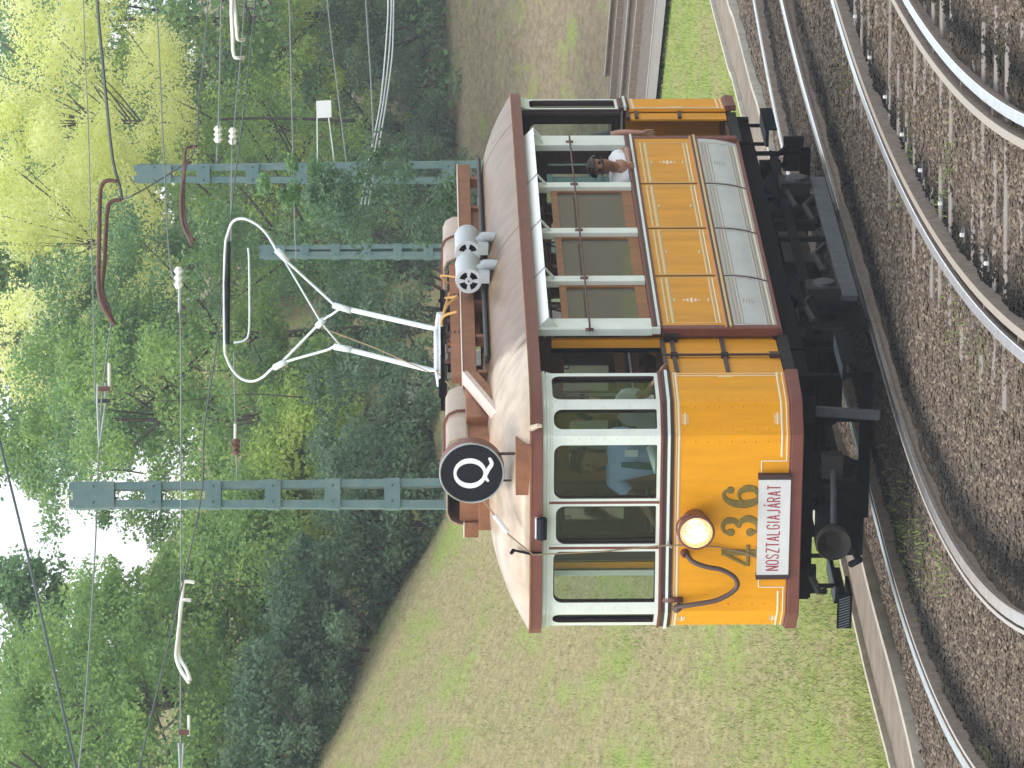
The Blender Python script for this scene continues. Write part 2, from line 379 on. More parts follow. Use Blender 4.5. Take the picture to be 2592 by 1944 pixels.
# --- cable trough with two pale lips along the grass
def strip(mb, path, o0, o1, z0, z1, m, step=None):
    P = [Vector((p[0], p[1])) for p in path]; L = []
    for i, p in enumerate(P):
        t = (P[min(i+1, len(P)-1)]-P[max(i-1, 0)]).normalized(); L.append((p, Vector((-t.y, t.x))))
    vs = []
    for p, nn in L:
        a = p+nn*o0; b = p+nn*o1; vs += [(a.x, a.y, z0), (b.x, b.y, z0), (b.x, b.y, z1), (a.x, a.y, z1)]
    fs = []
    for i in range(len(P)-1):
        for k in range(4): fs.append((i*4+k, i*4+(k+1) % 4, (i+1)*4+(k+1) % 4, (i+1)*4+k))
    mb.add(vs, fs, m)
kp = [tuple(p) for p in spline([(x, y, 0) for x, y in KERB], 8)]
kp = [(p[0]+.012*noise.noise(Vector((i*.7, 1, 2))), p[1]) for i, p in enumerate(kp)]
mb = MB(); strip(mb, kp, .0, .07, -.3, -.012, CONC); strip(mb, kp, .78, .84, -.3, -.0, CONC)
o = mb.build('trough_wall'); tag(o, 'two pale concrete lips along the cable trough beside the tram track', 'kerb', kind='structure')
mb = MB(); strip(mb, kp, .07, .78, -.3, -.05, SLAB); o = mb.build('path'); tag(o, 'brown slab path between the two pale lips beside the tram track', 'path', kind='structure')
# --- far path and far ballast beside the distant tracks
cu = Vector((-.40, .917)).normalized(); cn = Vector((cu.y, -cu.x)); C4 = Vector((6.93, 76.44))
def cpt(t, o): return C4+cu*t+cn*o
def farstrip(mb, o0, o1, t0, t1, z, m, n=24):
    vs = []
    for i in range(n+1):
        t = t0+(t1-t0)*i/n
        for k in range(9): p = cpt(t, o0+(o1-o0)*k/8); vs.append((p.x, p.y, max(z, terr(p.x, p.y)+z+.06)))
    mb.add(vs, [(9*i+k, 9*i+k+1, 9*i+k+10, 9*i+k+9) for i in range(n) for k in range(8)], m)
mb = MB(); farstrip(mb, -2.2, 6.0, -16, 14, .0, MATS.get('x') or mat('far_ballast', (.05, .042, .036), .95, col2=(.20, .165, .135), scale=9, bump=.5)); o = mb.build('ballast_far'); o.name = 'ballast_beyond'; tag(o, 'ballast strip under the two distant straight tracks', 'ballast', kind='structure')
mb = MB(); farstrip(mb, -3.6, -2.28, -16, 12, .01, mat('path_grey', (.20, .19, .165), .95, var=.15, scale=4)); farstrip(mb, -2.28, -2.2, -16, 12, .03, CONC); o = mb.build('path_beyond'); tag(o, 'grey path with a pale edge in front of the distant tracks', 'path', kind='structure')

# ================================================================== RAILS
RHEAD = mat('rail_head', (.82, .86, .90), .33, metal=1.0, var=.12, scale=5)
RHEAD2 = mat('rail_head_dull', (.33, .35, .35), .32, metal=.8, var=.2, scale=5)
RSIDE = mat('rail_side', (.21, .165, .13), .8, var=.3, scale=12)
RGRV = mat('rail_groove', (.035, .035, .038), .6)
def rail(name, fX, Y0, Y1, label, inner, check, dull=False, pf=None, n=90, group='curved rails'):
    """running rail swept along the curve: foot, web, head; inner = side (+1/-1) of the groove lip; check = separate check rail"""
    HD = RHEAD2 if dull else RHEAD
    def path(off):
        out = []
        for i in range(n+1):
            Y = Y0+(Y1-Y0)*i/n; out.append(pf(Y, off) if pf else tw(fX(Y)+off, Y))
        return out
    prof = [(-.065, -.17), (.065, -.17), (.065, -.155), (.012, -.14), (.012, -.045), (.042, -.035), (.042, -.004), (.037, 0), (-.037, 0), (-.042, -.004), (-.042, -.035), (-.012, -.045), (-.012, -.14), (-.065, -.155)]
    mb = MB()
    def sweep(pr, offc, dz=0, heads=(6, 7, 8), hm=None):
        c = path(offc); N = len(c); vs = []
        for i in range(N):
            t = (c[min(i+1, N-1)]-c[max(i-1, 0)]); t.z = 0; t.normalize(); nn = Vector((t.y, -t.x, 0))
            for a, z in pr: vs.append(c[i]+nn*a+Vector((0, 0, z+dz)))
        K = len(pr)
        for k in range(K):
            fs = [(i*K+k, i*K+(k+1) % K, (i+1)*K+(k+1) % K, (i+1)*K+k) for i in range(N-1)]
            mb.add(vs, fs, (hm or HD) if k in heads else RSIDE)
    sweep(prof, 0)
    if inner: sweep([(-.014, -.12), (.014, -.12), (.014, -.005), (-.014, -.005)], inner*.082, heads=(2,), hm=mat('lip_worn', (.36, .34, .31), .55)); sweep([(-.034, -.1), (.034, -.1), (.034, -.045), (-.034, -.045)], inner*.052, heads=(0, 2), hm=RGRV)
    if check:
        sweep([(-.03, -.17), (.03, -.17), (.03, .012), (-.03, .012)], check*.155, heads=(2,), hm=mat('check_rail_top', (.36, .31, .25), .5, metal=.3))
        c = path(check*.09)
        for i in range(1, n, 4): mb.box(c[i]-Vector((.045, .02, .1)), c[i]+Vector((.045, .02, -.03)), RSIDE)
    o = mb.build(name); return tag(o, label, 'rail', group)
rail('rail', lambda Y: cA(Y)-.745, -17, 22, 'grooved rail nearest the grass and slab path, under the tram', +1, 0)
rail('rail', lambda Y: cA(Y)+.745, -17, 22, 'grooved rail under the door side of the tram', -1, 0)
rail('rail', cBL, -15, 24, 'bright curved rail in the foreground with check rail, left one of the empty track', +0, +1)
rail('rail', lambda Y: cBL(Y)+1.60, -15, 24, 'bright sharply curved rail at the lower right edge of the ballast', 0, -1)
for k, (o_, lb) in enumerate([(0, 'first'), (1.55, 'second'), (3.7, 'third'), (5.3, 'fourth')]):
    rail('rail', None, -14, 13, '%s distant straight rail counting from the bright green grass' % lb, 0, (-1 if k % 2 == 0 else 0), dull=(k % 2 == 0), pf=lambda Y, off, o_=o_: Vector((*cpt(Y, o_+off), .10+max(0, terr(*cpt(Y, o_)))+.02)), n=20, group='distant rails')
# rail fastenings with glints painted in as white heads
kb = MB(); nb = 0
proto = None
for i in range(9):
    Y = 6.8-1.35*i; p = tw(cBL(Y)+.36, Y, -.075); m = MB()
    m.box((-.06, -.05, -.03), (.06, .05, .0), DST); m.lathe((0, 0, 0), (0, 0, 1), [(0, .016), (.025, .016), (.032, .009), (.032, 0)], INS, 8)
    if proto is None: proto = m.build('rail_bolt'); o = proto
    else: o = proto.copy(); COL.objects.link(o)
    o.location = p; tag(o, 'pale bolt head beside the foreground rail, %s from the top frame edge' % ('first', 'second', 'third', 'fourth', 'fifth', 'sixth', 'seventh', 'eighth', 'ninth')[i], 'bolt', 'bolts along the foreground rail')
# sleepers of the empty track, laid square to the photographer
SLP = mat('sleeper_timber', (.15, .125, .105), .9, col2=(.25, .225, .20), scale=10, stretch=(.3, 3, 3))
proto = None
for i in range(34):
    Y = -9+.62*i; p = tw(cBL(Y)+.78, Y, -.092)
    if proto is None:
        m = MB(); m.box((-1.35, -.085, -.08), (1.35, .085, .0), SLP); proto = m.build('sleeper', bevel=.01); o = proto
    else: o = proto.copy(); COL.objects.link(o)
    o.location = p+Vector((random.uniform(-.1, .1), 0, random.uniform(-.012, .012))); o.rotation_euler = (0, 0, -TH*.25); tag(o, 'weathered sleeper half buried in ballast under the empty curved track', 'sleeper', 'sleepers of the empty track')

# ================================================================== THE TRAM
LT = 8.86
tram = empty('tram', (OX, OY, 0), -TH, 'yellow and white vintage tram with brown roof on the curved track', 'tram')
PL = [(-1.07, .728), (-1.011, .204), (-.793, 0), (.793, 0), (1.011, .204), (1.07, .728)]   # platform plan
def seg(i):
    a = Vector((*PL[i], 0)); b = Vector((*PL[i+1], 0)); u = (b-a); L = u.length; return a, u.normalized(), L
ROT = Matrix.Translation((0, LT, 0)) @ Matrix.Rotation(math.pi, 4, 'Z')
Z3 = Vector((0, 0, 1))
def frame_line(mb, P, r, m, flat=.003, nrm=(0, -1, 0)):
    for a, b in zip(P, P[1:]): mb.tube([a, b], r, m, 4, flat=flat, nrm=nrm)
def platform(T, opened=None):
    # yellow dash
    d = MB()
    for i in range(5):
        a, u, L = seg(i); d.plate(a, u, Z3, [(0, .93), (L, .93), (L, 1.9), (0, 1.9)], [], .03, YEL)
        nrm = u.cross(Z3)
        def q(s, z, o=.003): return a+u*s+Vector((0, 0, z))+nrm*o
        # linings
        for z, r in ((1.874, .005), (1.852, .010)): d.tube([q(0, z), q(L, z)], r, LIN, 4, flat=.003, nrm=nrm)
        if i != 2:
            d.tube([q(0, .958), q(L, .958)], .006, LIN, 4, flat=.003, nrm=nrm); d.tube([q(0, 1.0), q(L, 1.0)], .010, LIN, 4, flat=.003, nrm=nrm)
        if i in (1, 3):
            for zz in (1.80, 1.035):
                for k in range(5): d.tube([q(L/2-.035+.0175*k, zz-.028), q(L/2-.035+.0175*(k-.5), zz), q(L/2-.035+.0175*k, zz+.028)], .004, LIN, 4, flat=.003, nrm=nrm)
                d.tube([q(L/2-.055, zz), q(L/2+.055, zz)], .006, LIN, 4, flat=.003, nrm=nrm)
        if i in (0, 4):
            e = L-.02 if i == 4 else .02; sg = -1 if i == 4 else 1
            d.tube([q(e, .96), q(e, 1.87)], .006, LIN, 4, flat=.003, nrm=nrm); d.tube([q(e+sg*.04, 1.0), q(e+sg*.04, 1.85)], .009, LIN, 4, flat=.003, nrm=nrm)
            d.box(q(e+sg*.03, 1.37, 0)-Vector((.005, .012, 0)), q(e+sg*.07, 1.50, .004)+Vector((.002, .012, 0)), LIN)
        # rivets
        for s in ((.045,) if i in (1,) else (L-.045, .05) if i == 3 else (.06, L-.06) if i == 2 else (L-.04,) if i == 0 else (.04,)):
            for k in range(9): d.lathe(q(s, 1.02+.1*k, 0), nrm, [(0, .009), (.006, .006), (.008, 0)], YEL, 6)
    def f(x, z): return Vector((x, -.003, z))
    frame_line(d, [f(.793, .958), f(.565, .958), f(.565, 1.165), f(.455, 1.165)], .006, LIN); frame_line(d, [f(-.793, .958), f(-.575, .958), f(-.575, 1.165), f(-.475, 1.165)], .006, LIN)
    frame_line(d, [f(.793, 1.0), f(.60, 1.0)], .010, LIN); frame_line(d, [f(-.793, 1.0), f(-.61, 1.0)], .010, LIN)
    d.build('dash_panel', tram, T=T)
    # skirt
    s = MB(); s.band(PL, .825, .925, .035, BRN, .06); s.band(PL, .925, .94, .02, BRN, .05); s.build('skirt', tram, T=T, bevel=.006)
    # belt mouldings
    b = MB(); b.band(PL, 1.895, 1.925, .016, DBR); b.band(PL, 1.925, 1.948, .030, WHT, .045); b.band(PL, 1.948, 1.985, .012, DBR); b.band(PL, 1.985, 2.006, .022, BRN, .04); b.build('belt_rail', tram, T=T)
    # window wall
    wf = MB(); inn = MB(); panes = []; rv = MB()
    for i in range(5):
        a, u, L = seg(i); nrm = u.cross(Z3)
        if i == 2: hs = [(-.71, 2.035, -.239, 2.888), (-.175, 2.035, .165, 2.868), (.234, 2.035, .712, 2.888)]; hs = [(h[0]+.793, h[1], h[2]+.793, h[3]) for h in hs]
        elif i in (1, 3): hs = [(.062, 2.035, L-.062, 2.888)]
        else: hs = [(.055, 2.035, L-.055, 2.893)] if i == 4 else [(.055, 2.035, L-.055, 2.893)]
        rt = .075 if i != 1 and i != 3 else .07
        rt = min(rt, (hs[0][2]-hs[0][0])/2-.002)
        wf.plate(a, u, Z3, [(0, 2.0), (L, 2.0), (L, 2.99), (0, 2.99)], [rrect(*h, rt=rt, rb=.012) for h in hs], .035, WHT, DBR)
        inn.plate(a-nrm*.037, u, Z3, [(0, 2.0), (L, 2.0), (L, 2.99), (0, 2.99)], [rrect(h[0]+.01, h[1]+.008, h[2]-.01, h[3]-.01, rt=max(.01, rt-.01), rb=.01) for h in hs], .02, DBR)
        for h in hs: panes.append((a-nrm*.03, u, rrect(h[0]-.002, h[1]-.002, h[2]+.002, h[3]+.002, rt=rt)))
        for sx in ((.03,) if i in (0, 1) else (.03, L-.03) if i in (2,) else (L-.03,) if i == 3 else (.03,)):
            for k in range(9): wf.lathe(a+u*sx+Vector((0, 0, 2.06+.105*k)), nrm, [(0, .007), (.005, .004), (.006, 0)], WHT, 5)
    for x in (.2, -.21): wf.box((x-.011, -.008, 2.01), (x+.011, -.001, 2.93), BRN); wf.box((x-.032, -.006, 2.01), (x-.012, -.001, 2.92), WHT); wf.box((x+.012, -.006, 2.01), (x+.032, -.001, 2.92), WHT)
    wfo = wf.build('window_frame', tram, T=T); inn.build('inner_frame', wfo, T=T)
    for O, u, poly in panes: p = MB(); p.plate(O, u, Z3, poly, [], .004, GLS); p.build('pane', wfo, T=T)
    hb = MB(); hb.band(PL, 2.905, 2.915, .008, WHT, .02); hb.band(PL, 2.925, 2.94, .014, WHT, .03); hb.band(PL, 2.95, 2.98, .022, WHT, .04); hb.build('header_moulding', tram, T=T)
    # gates on both sides
    for sx in (1, -1):
        g = MB(); x1 = 1.0*sx; x0 = 1.035*sx
        for (ya, yb) in (((.75, .93),) if sx == opened else ((.75, 1.22), (1.25, 1.70))):
            Xa = x0+(x1-x0)*(ya-.75)/.95; Xb = x0+(x1-x0)*(yb-.75)/.95
            g.bar((Xa-.012*sx, ya, 1.41), (Xb-.012*sx, yb, 1.41), .02, .96, YELS)
            for z in (1.83, 1.40): g.bar((Xa+.012*sx, ya, z), (Xb+.012*sx, yb, z), .022, .035, DBR)
            g.bar((Xa, ya, 1.915), (Xb, yb, 1.915), .04, .03, DBR)
        for yy in (() if sx == opened else (1.222, 1.252)): g.cyl((x0*.99+.015*sx, yy, .95), (x0*.99+.015*sx, yy, 1.9), .006, DBR, 6)
        if sx != opened: g.box((1.0*sx, 1.20, 1.80), (1.05*sx, 1.28, 1.86), DGR); g.box((1.0*sx, 1.20, 1.37), (1.05*sx, 1.28, 1.43), DGR); g.box((1.02*sx, 1.20, .93), (1.06*sx, 1.26, 1.02), DBR)
        (g.box((1.0*sx, 1.64, 1.78), (1.06*sx, 1.71, 1.9), DGR) if sx != opened else 0)
        g.build('gate', tram, T=T)
        s = MB(); s.box((.98*sx, .75, .83), (1.04*sx, 1.72, .92), DGR); s.build('door_sill', tram, T=T)
    # bulkhead
    k = MB(); Y = 1.80
    k.plate((-.98, Y, 0), (1, 0, 0), Z3, [(0, .95), (1.96, .95), (1.96, 2.98), (0, 2.98)], [rrect(.12, 1.95, .55, 2.75, .04), rrect(.66, 1.0, 1.30, 2.80, .04), rrect(1.41, 1.95, 1.84, 2.75, .04)], .04, WOOD2)
    k.plate((-.33, Y-.05, 0), (1, 0, 0), Z3, [(0, 1.0), (.66, 1.0), (.66, 2.80), (0, 2.80)], [rrect(.09, 1.9, .57, 2.7, .04)], .03, WOOD)
    for sx in (1, -1): k.box((.93*sx, 1.70, .95), (1.0*sx, 1.77, 2.86), YELS); k.box((.88*sx, 1.72, .95), (.925*sx, 1.78, 2.86), BLK)
    k.build('bulkhead', tram, T=T)
    if opened is None: k = MB(); k.box((-1.07, 1.38, .95), (-1.02, 1.46, 2.9), WHT); k.box((-1.01, 1.40, .95), (-.95, 1.44, 2.86), YELS); k.box((-.94, 1.42, .95), (-.80, 1.45, 2.86), DBR); k.build('door_post', tram, T=T)
    # controller and brake column
    c = MB(); c.tube([(-.35, .35, .95), (-.35, .35, 1.9)], .11, DGR, 12); c.lathe((-.35, .35, 1.9), (0, 0, 1), [(0, .12), (.05, .11), (.06, 0)], BLK, 12); c.tube([(-.35, .35, 1.97), (-.12, .30, 1.99)], .015, STL, 6)
    c.tube([(.25, .35, .95), (.25, .35, 1.9)], .03, BRN, 8); c.tube([Vector((.25+.16*math.cos(t), .35+.16*math.sin(t), 1.92)) for t in np.linspace(0, 6.1, 16)], .012, BRN, 6); c.build('controller', tram, T=T)
platform(Matrix.Identity(4)); platform(ROT, -1)
# --- saloon sides
YB0, YB1 = 1.71, LT-1.71; BAY = [1.80, 3.06, 4.36, 5.66, 6.97]
def side(sx):
    def X(v): return v*sx
    nrm = (sx, 0, 0)
    up = MB(); up.box((X(1.06), YB0+.09, 1.36), (X(1.10), YB1-.09, 1.9), YELS)
    lo = MB(); prof = [(1.10, 1.285), (1.098, 1.2), (1.09, 1.1), (1.072, 1.0), (1.045, .90)]
    vs = []; 
    for x, z in prof: vs += [(X(x), YB0+.09, z), (X(x), YB1-.09, z)]
    for x, z in reversed(prof): vs += [(X(x-.03), YB0+.09, z), (X(x-.03), YB1-.09, z)]
    N = len(prof)*2; lo.add(vs, [(2*i, 2*i+1, (2*i+3) % (2*N), (2*i+2) % (2*N)) for i in range(N)], GRY)
    lo.bar((X(1.05), YB0, .885), (X(1.05), YB1, .885), .03, .03, BRN)
    for yb in BAY:
        up.box((X(1.10), yb-.007, 1.36), (X(1.106), yb+.007, 1.9), DBR) if yb not in (BAY[0], BAY[-1]) else None
        if yb not in (BAY[0], BAY[-1]): lo.tube([(X(x+.003), yb, z) for x, z in prof], .006, DBR, 5)
    for bi, (a, b) in enumerate(zip(BAY, BAY[1:])):
        a += .03; b -= .03
        def q(y, z): return (X(1.102), y, z)
        for z, r, mm in ((1.845, .011, LIN2), (1.80, .016, LIN2), (1.425, .012, LIN2), (1.395, .007, LIN)): up.tube([q(a+.02, z), q(b-.02, z)], r, mm, 4, flat=.003, nrm=nrm)
        for y in (a+.02, b-.02): up.tube([q(y, 1.40), q(y, 1.845)], .008, LIN2, 4, flat=.003, nrm=nrm)
        c = (a+b)/2
        if bi in (0, 3):
            for dz, wd in ((0, .055), (.035, .03), (-.035, .03), (.065, .012), (-.065, .012)): up.tube([q(c-wd, 1.61+dz), q(c+wd, 1.61+dz)], .012, LIN, 4, flat=.003, nrm=nrm)
        for z in (1.76, 1.46): up.tube([q(c-.04, z), q(c+.04, z)], .012, LIN2, 4, flat=.003, nrm=nrm)
        def g(y, z):
            xx = np.interp(z, [.9, 1.0, 1.1, 1.2, 1.285], [1.045, 1.072, 1.09, 1.098, 1.10]); return (X(xx+.002), y, z)
        for z, r in ((1.255, .012), (1.225, .012), (1.195, .006), (.985, .008), (.96, .010)): lo.tube([g(a+.01, z), g(b-.01, z)], r, LING, 4, flat=.003, nrm=nrm)
        lo.tube([g(a, .925), g(b, .925)], .008, LIN, 4, flat=.003, nrm=nrm)
        for y in (a+.01, b-.01): lo.tube([g(y, z) for z in (.96, 1.05, 1.15, 1.255)], .006, LING, 4, flat=.003, nrm=nrm)
        if bi in (0, 3):
            for dz in (-.05, -.025, 0, .025, .05): lo.tube([g(c-.07+abs(dz)*.6, 1.11+dz), g(c+.07-abs(dz)*.6, 1.11+dz)], .005, LING, 4, flat=.003, nrm=nrm)
    up.build('upper_side_panel', tram); lo.build('lower_side_panel', tram, auto=30)
    m = MB(); 
    for z0, z1, pr, mm in ((1.287, 1.305, .012, BRN), (1.305, 1.325, .022, LIN2), (1.325, 1.345, .014, DBR), (1.345, 1.362, .010, mat('edge_orange', (.62, .26, .09), .5)), (1.90, 1.925, .012, BRN), (1.925, 1.945, .028, WHT), (1.945, 1.975, .010, DBR), (1.975, 1.992, .018, BRN)):
        m.box((X(1.05), YB0+.02, z0), (X(1.10+pr), YB1-.02, z1), mm)
    m.build('side_moulding', tram)
    # corner posts
    for y0, y1 in ((YB0, YB0+.088), (YB1-.088, YB1)):
        c = MB(); c.box((X(1.02), y0, .885), (X(1.105), y1, 1.90), BRN); c.build('corner_pillar', tram, bevel=.01)
    # window posts
    zt = 2.985
    for y0, y1 in ((YB0-.01, 1.97), (2.93, 3.07), (4.24, 4.38), (5.57, 5.71), (6.86, YB1+.01)):
        p = MB(); p.box((X(1.04), y0, 1.993), (X(1.105), y1, zt), WHT)
        if y0 > 2: p.bar((X(1.20), y0+.07, 2.885), (X(1.108), y0+.07, 2.80), .035, .02, WHT)
        if y0 < 2: p.box((X(1.05), YB0-.002, 1.92), (X(1.11), YB0+.05, 2.97), WHT)
        p.build('window_post', tram, bevel=.006)
    p = MB(); p.box((X(1.04), YB0, 2.90), (X(1.103), YB1, 2.98), WHT); p.build('eaves_rail', tram)
    # slanted white ventilator board under the eaves
    v = MB(); v.add([(X(1.11), 1.74, 2.975), (X(1.205), 1.74, 2.885), (X(1.205), 7.12, 2.885), (X(1.11), 7.12, 2.975), (X(1.11), 1.74, 2.965), (X(1.195), 1.74, 2.885), (X(1.195), 7.12, 2.885), (X(1.11), 7.12, 2.965)],
            [(0, 1, 2, 3), (4, 5, 6, 7), (0, 1, 5, 4), (2, 3, 7, 6), (1, 2, 6, 5), (0, 3, 7, 4)], WBRD)
    for yb in (3.0, 4.31, 5.64): v.bar((X(1.112), yb, 2.98), (X(1.21), yb, 2.887), .02, .008, LGR)
    for ye, s_ in ((1.735, 1), (7.12, -1)): v.add([(X(1.108), ye, 2.975), (X(1.205), ye, 2.885), (X(1.108), ye, 2.80), (X(1.108), ye+.008*s_, 2.975), (X(1.205), ye+.008*s_, 2.885), (X(1.108), ye+.008*s_, 2.80)], [(0, 1, 2), (3, 4, 5), (0, 1, 4, 3), (1, 2, 5, 4), (2, 0, 3, 5)], WHT)
    v.build('ventilator_board', tram)
    # guard rod
    r = MB(); r.cyl((X(1.155), 1.66, 2.535), (X(1.155), 7.0, 2.535), .009, RUST, 8)
    for y in (1.68, 3.0, 4.31, 5.64, 6.95): r.bar((X(1.10), y, 2.535), (X(1.165), y, 2.535), .05, .014, RUST); r.box((X(1.105), y-.03, 2.50), (X(1.112), y+.03, 2.57), RUST)
    r.build('guard_rod', tram)
    # wooden sashes with glass
    for i, (a, b) in enumerate(((1.97, 2.93), (3.07, 4.24), (4.38, 5.57), (5.71, 6.86))):
        if i == 3 and sx > 0: continue
        s = MB(); s.plate((X(1.065), a if sx > 0 else b, 0), (0, 1 if sx > 0 else -1, 0), Z3, [(0, 1.995), (b-a, 1.995), (b-a, 2.76), (0, 2.76)], [rrect(.045, 2.09, b-a-.045, 2.70, .03, .02)], .03, WOOD)
        so_ = s.build('sash', tram); g = MB(); g.plate((X(1.05), a if sx > 0 else b, 0), (0, 1 if sx > 0 else -1, 0), Z3, rrect(.045, 2.09, b-a-.045, 2.70), [], .004, GLS2); g.build('pane', so_)
side(1); side(-1)
# --- interior
i_ = MB(); i_.box((-.98, .75, .90), (.98, LT-.75, .95), WOOD2); i_.add([(-.98, .204, .93), (-.76, .03, .93), (.76, .03, .93), (.98, .204, .93), (1.0, .75, .93), (-1.0, .75, .93)], [(0, 1, 2, 3, 4, 5)], WOOD2)
i_.add([(.98, LT-.204, .93), (.76, LT-.03, .93), (-.76, LT-.03, .93), (-.98, LT-.204, .93), (-1.0, LT-.75, .93), (1.0, LT-.75, .93)], [(0, 1, 2, 3, 4, 5)], WOOD2); i_.build('floor', tram)
i_ = MB(); i_.box((-1.04, .3, 2.99), (1.04, LT-.3, 3.02), CEIL)
for y in np.arange(2.4, 6.8, .65): i_.box((-1.03, y, 2.965), (1.03, y+.04, 2.989), WOOD)
i_.build('ceiling', tram)
for sx in (1, -1):
    i_ = MB(); i_.box((1.03*sx, 1.85, .95), (1.055*sx, 7.0, 1.9), WOOD); i_.build('wall_lining', tram)
    for k, y in enumerate((2.3, 3.2, 4.1, 5.0, 5.9)):
        st_ = MB(); st_.box((.35*sx, y, 1.33), (1.0*sx, y+.42, 1.38), WOOD); st_.box((.35*sx, y+.40, 1.38), (1.0*sx, y+.44, 1.86), WOOD); st_.box((.4*sx, y+.1, .95), (.44*sx, y+.36, 1.33), BLK); st_.build('seat', tram)
hp = MB()
for sx in (.45, -.45):
    hp = MB(); hp.cyl((sx, 1.9, 2.80), (sx, 6.9, 2.80), .012, STL, 6); hpo = hp.build('hand_rail', tram)
    for y in np.arange(2.2, 6.8, .9): hp = MB(); hp.tube([(sx, y, 2.80), (sx-.03, y, 2.68), (sx-.03, y, 2.60), (sx+.03, y, 2.60), (sx+.03, y, 2.68), (sx, y, 2.80)], .008, WOOD2, 5); hp.build('hand_strap', hpo)
# --- roof
def wplan(Y):           # half width of the eaves at station Y
    t = min(Y, LT-Y)+.08
    pts = [(0, 0.0), (.004, .5), (.03, .80), (.10, .93), (.25, 1.05), (.45, 1.105), (.8, 1.14), (1.5, 1.16), (9, 1.16)]
    return float(np.interp(t, [p[0] for p in pts], [p[1] for p in pts]))
stns = [-.08, -.076, -.06, -.03, .02, .08, .17, .28, .4, .55, .75, .95, 1.2, 1.5, 2.0, 3, 4, LT/2]; stns = stns+[LT-s for s in reversed(stns[:-1])]
NX = 24; vs = []; vf = []
for Y in stns:
    wd = wplan(Y); t = min(Y, LT-Y)+.08; h = .355*min(1, math.sqrt(max(0, 1-(1-min(1, t/1.55))**2.2)))
    for k in range(NX+1):
        a = -math.cos(math.pi*k/NX); x = wd*a; vs.append((x, Y, 3.078+h*(1-abs(a)**3.0)))
rf = MB(); n = NX+1
def roof_mat():
    m = bpy.data.materials.new('roof_canvas'); m.use_nodes = True; t = m.node_tree; L = t.links; b = t.nodes['Principled BSDF']
    tc = t.nodes.new('ShaderNodeTexCoord'); sp = t.nodes.new('ShaderNodeSeparateXYZ'); L.new(tc.outputs['Object'], sp.inputs[0])
    nz = t.nodes.new('ShaderNodeTexNoise'); nz.inputs['Scale'].default_value = 1.6; nz.inputs['Detail'].default_value = 4; L.new(tc.outputs['Object'], nz.inputs[0])
    m1 = t.nodes.new('ShaderNodeMath'); m1.operation = 'MULTIPLY_ADD'; m1.inputs[1].default_value = 2.2; L.new(nz.outputs[0], m1.inputs[0]); L.new(sp.outputs[1], m1.inputs[2])
    mx_ = t.nodes.new('ShaderNodeMath'); mx_.operation = 'MULTIPLY_ADD'; mx_.inputs[1].default_value = .9; L.new(sp.outputs[0], mx_.inputs[0]); L.new(m1.outputs[0], mx_.inputs[2])
    mr = t.nodes.new('ShaderNodeMapRange'); mr.inputs[1].default_value = 3.45; mr.inputs[2].default_value = 3.75; L.new(mx_.outputs[0], mr.inputs[0])
    n2 = t.nodes.new('ShaderNodeTexNoise'); n2.inputs['Scale'].default_value = 5; n2.inputs['Detail'].default_value = 7; L.new(tc.outputs['Object'], n2.inputs[0])
    r1 = t.nodes.new('ShaderNodeValToRGB'); r1.color_ramp.elements[0].position = .3; r1.color_ramp.elements[0].color = (.34, .27, .195, 1); r1.color_ramp.elements[1].position = .6; r1.color_ramp.elements[1].color = (.49, .40, .30, 1); L.new(n2.outputs[0], r1.inputs[0])
    r2 = t.nodes.new('ShaderNodeValToRGB'); r2.color_ramp.elements[0].position = .3; r2.color_ramp.elements[0].color = (.12, .072, .036, 1); r2.color_ramp.elements[1].position = .7; r2.color_ramp.elements[1].color = (.20, .13, .074, 1); L.new(n2.outputs[0], r2.inputs[0])
    mx = t.nodes.new('ShaderNodeMix'); mx.data_type = 'RGBA'; L.new(mr.outputs[0], mx.inputs[0]); L.new(r1.outputs[0], mx.inputs[6]); L.new(r2.outputs[0], mx.inputs[7]); L.new(mx.outputs[2], b.inputs['Base Color'])
    b.inputs['Roughness'].default_value = .34; b.inputs['Specular IOR Level'].default_value = .32
    bp = t.nodes.new('ShaderNodeBump'); bp.inputs['Strength'].default_value = .25; bp.inputs['Distance'].default_value = .02; L.new(n2.outputs[0], bp.inputs['Height']); L.new(bp.outputs[0], b.inputs['Normal'])
    return m
ROOFM = roof_mat()
rf.add(vs, [(j*n+i, j*n+i+1, (j+1)*n+i+1, (j+1)*n+i) for j in range(len(stns)-1) for i in range(NX)], ROOFM)
for Yj in (1.35, 4.3, 7.4):
    wd = wplan(Yj); t = min(Yj, LT-Yj)+.08; h = .355*min(1, math.sqrt(max(0, 1-(1-min(1, t/1.55))**2.2)))
    rf.tube([(wd*-math.cos(math.pi*k/24), Yj, 3.078+h*(1-abs(math.cos(math.pi*k/24))**3.0)-.002) for k in range(25)], .0045, ROOFM, 6)
roof = rf.build('roof', tram, smooth=True)
loop = [(-wplan(Y), Y) for Y in reversed(stns)]+[(wplan(Y), Y) for Y in stns]
loop = [p for i, p in enumerate(loop) if i == 0 or (Vector(p)-Vector(loop[i-1])).length > 1e-3]
fa = MB(); fa.band(loop, 2.985, 3.078, .012, BRN, .05, closed=True); fa.band(loop, 3.074, 3.088, .018, BRN2, .02, closed=True)
fa.build('fascia', tram, auto=35)
# little spout and lamp on the fascia
sp_ = MB(); sp_.tube([(.80, .06, 3.09), (.88, -.03, 3.07), (.92, -.08, 3.02), (.92, -.09, 2.99)], [.02, .028, .02, .014], ROOFM, 8); sp_.build('rain_spout', roof)
lp = MB(); lp.tube([(-.07, -.13, 2.99), (.11, -.13, 2.99)], .045, BLKP, 12); lp.box((-.07, -.13, 3.0), (.11, -.07, 3.045), WSGN); lp.build('marker_lamp', tram)
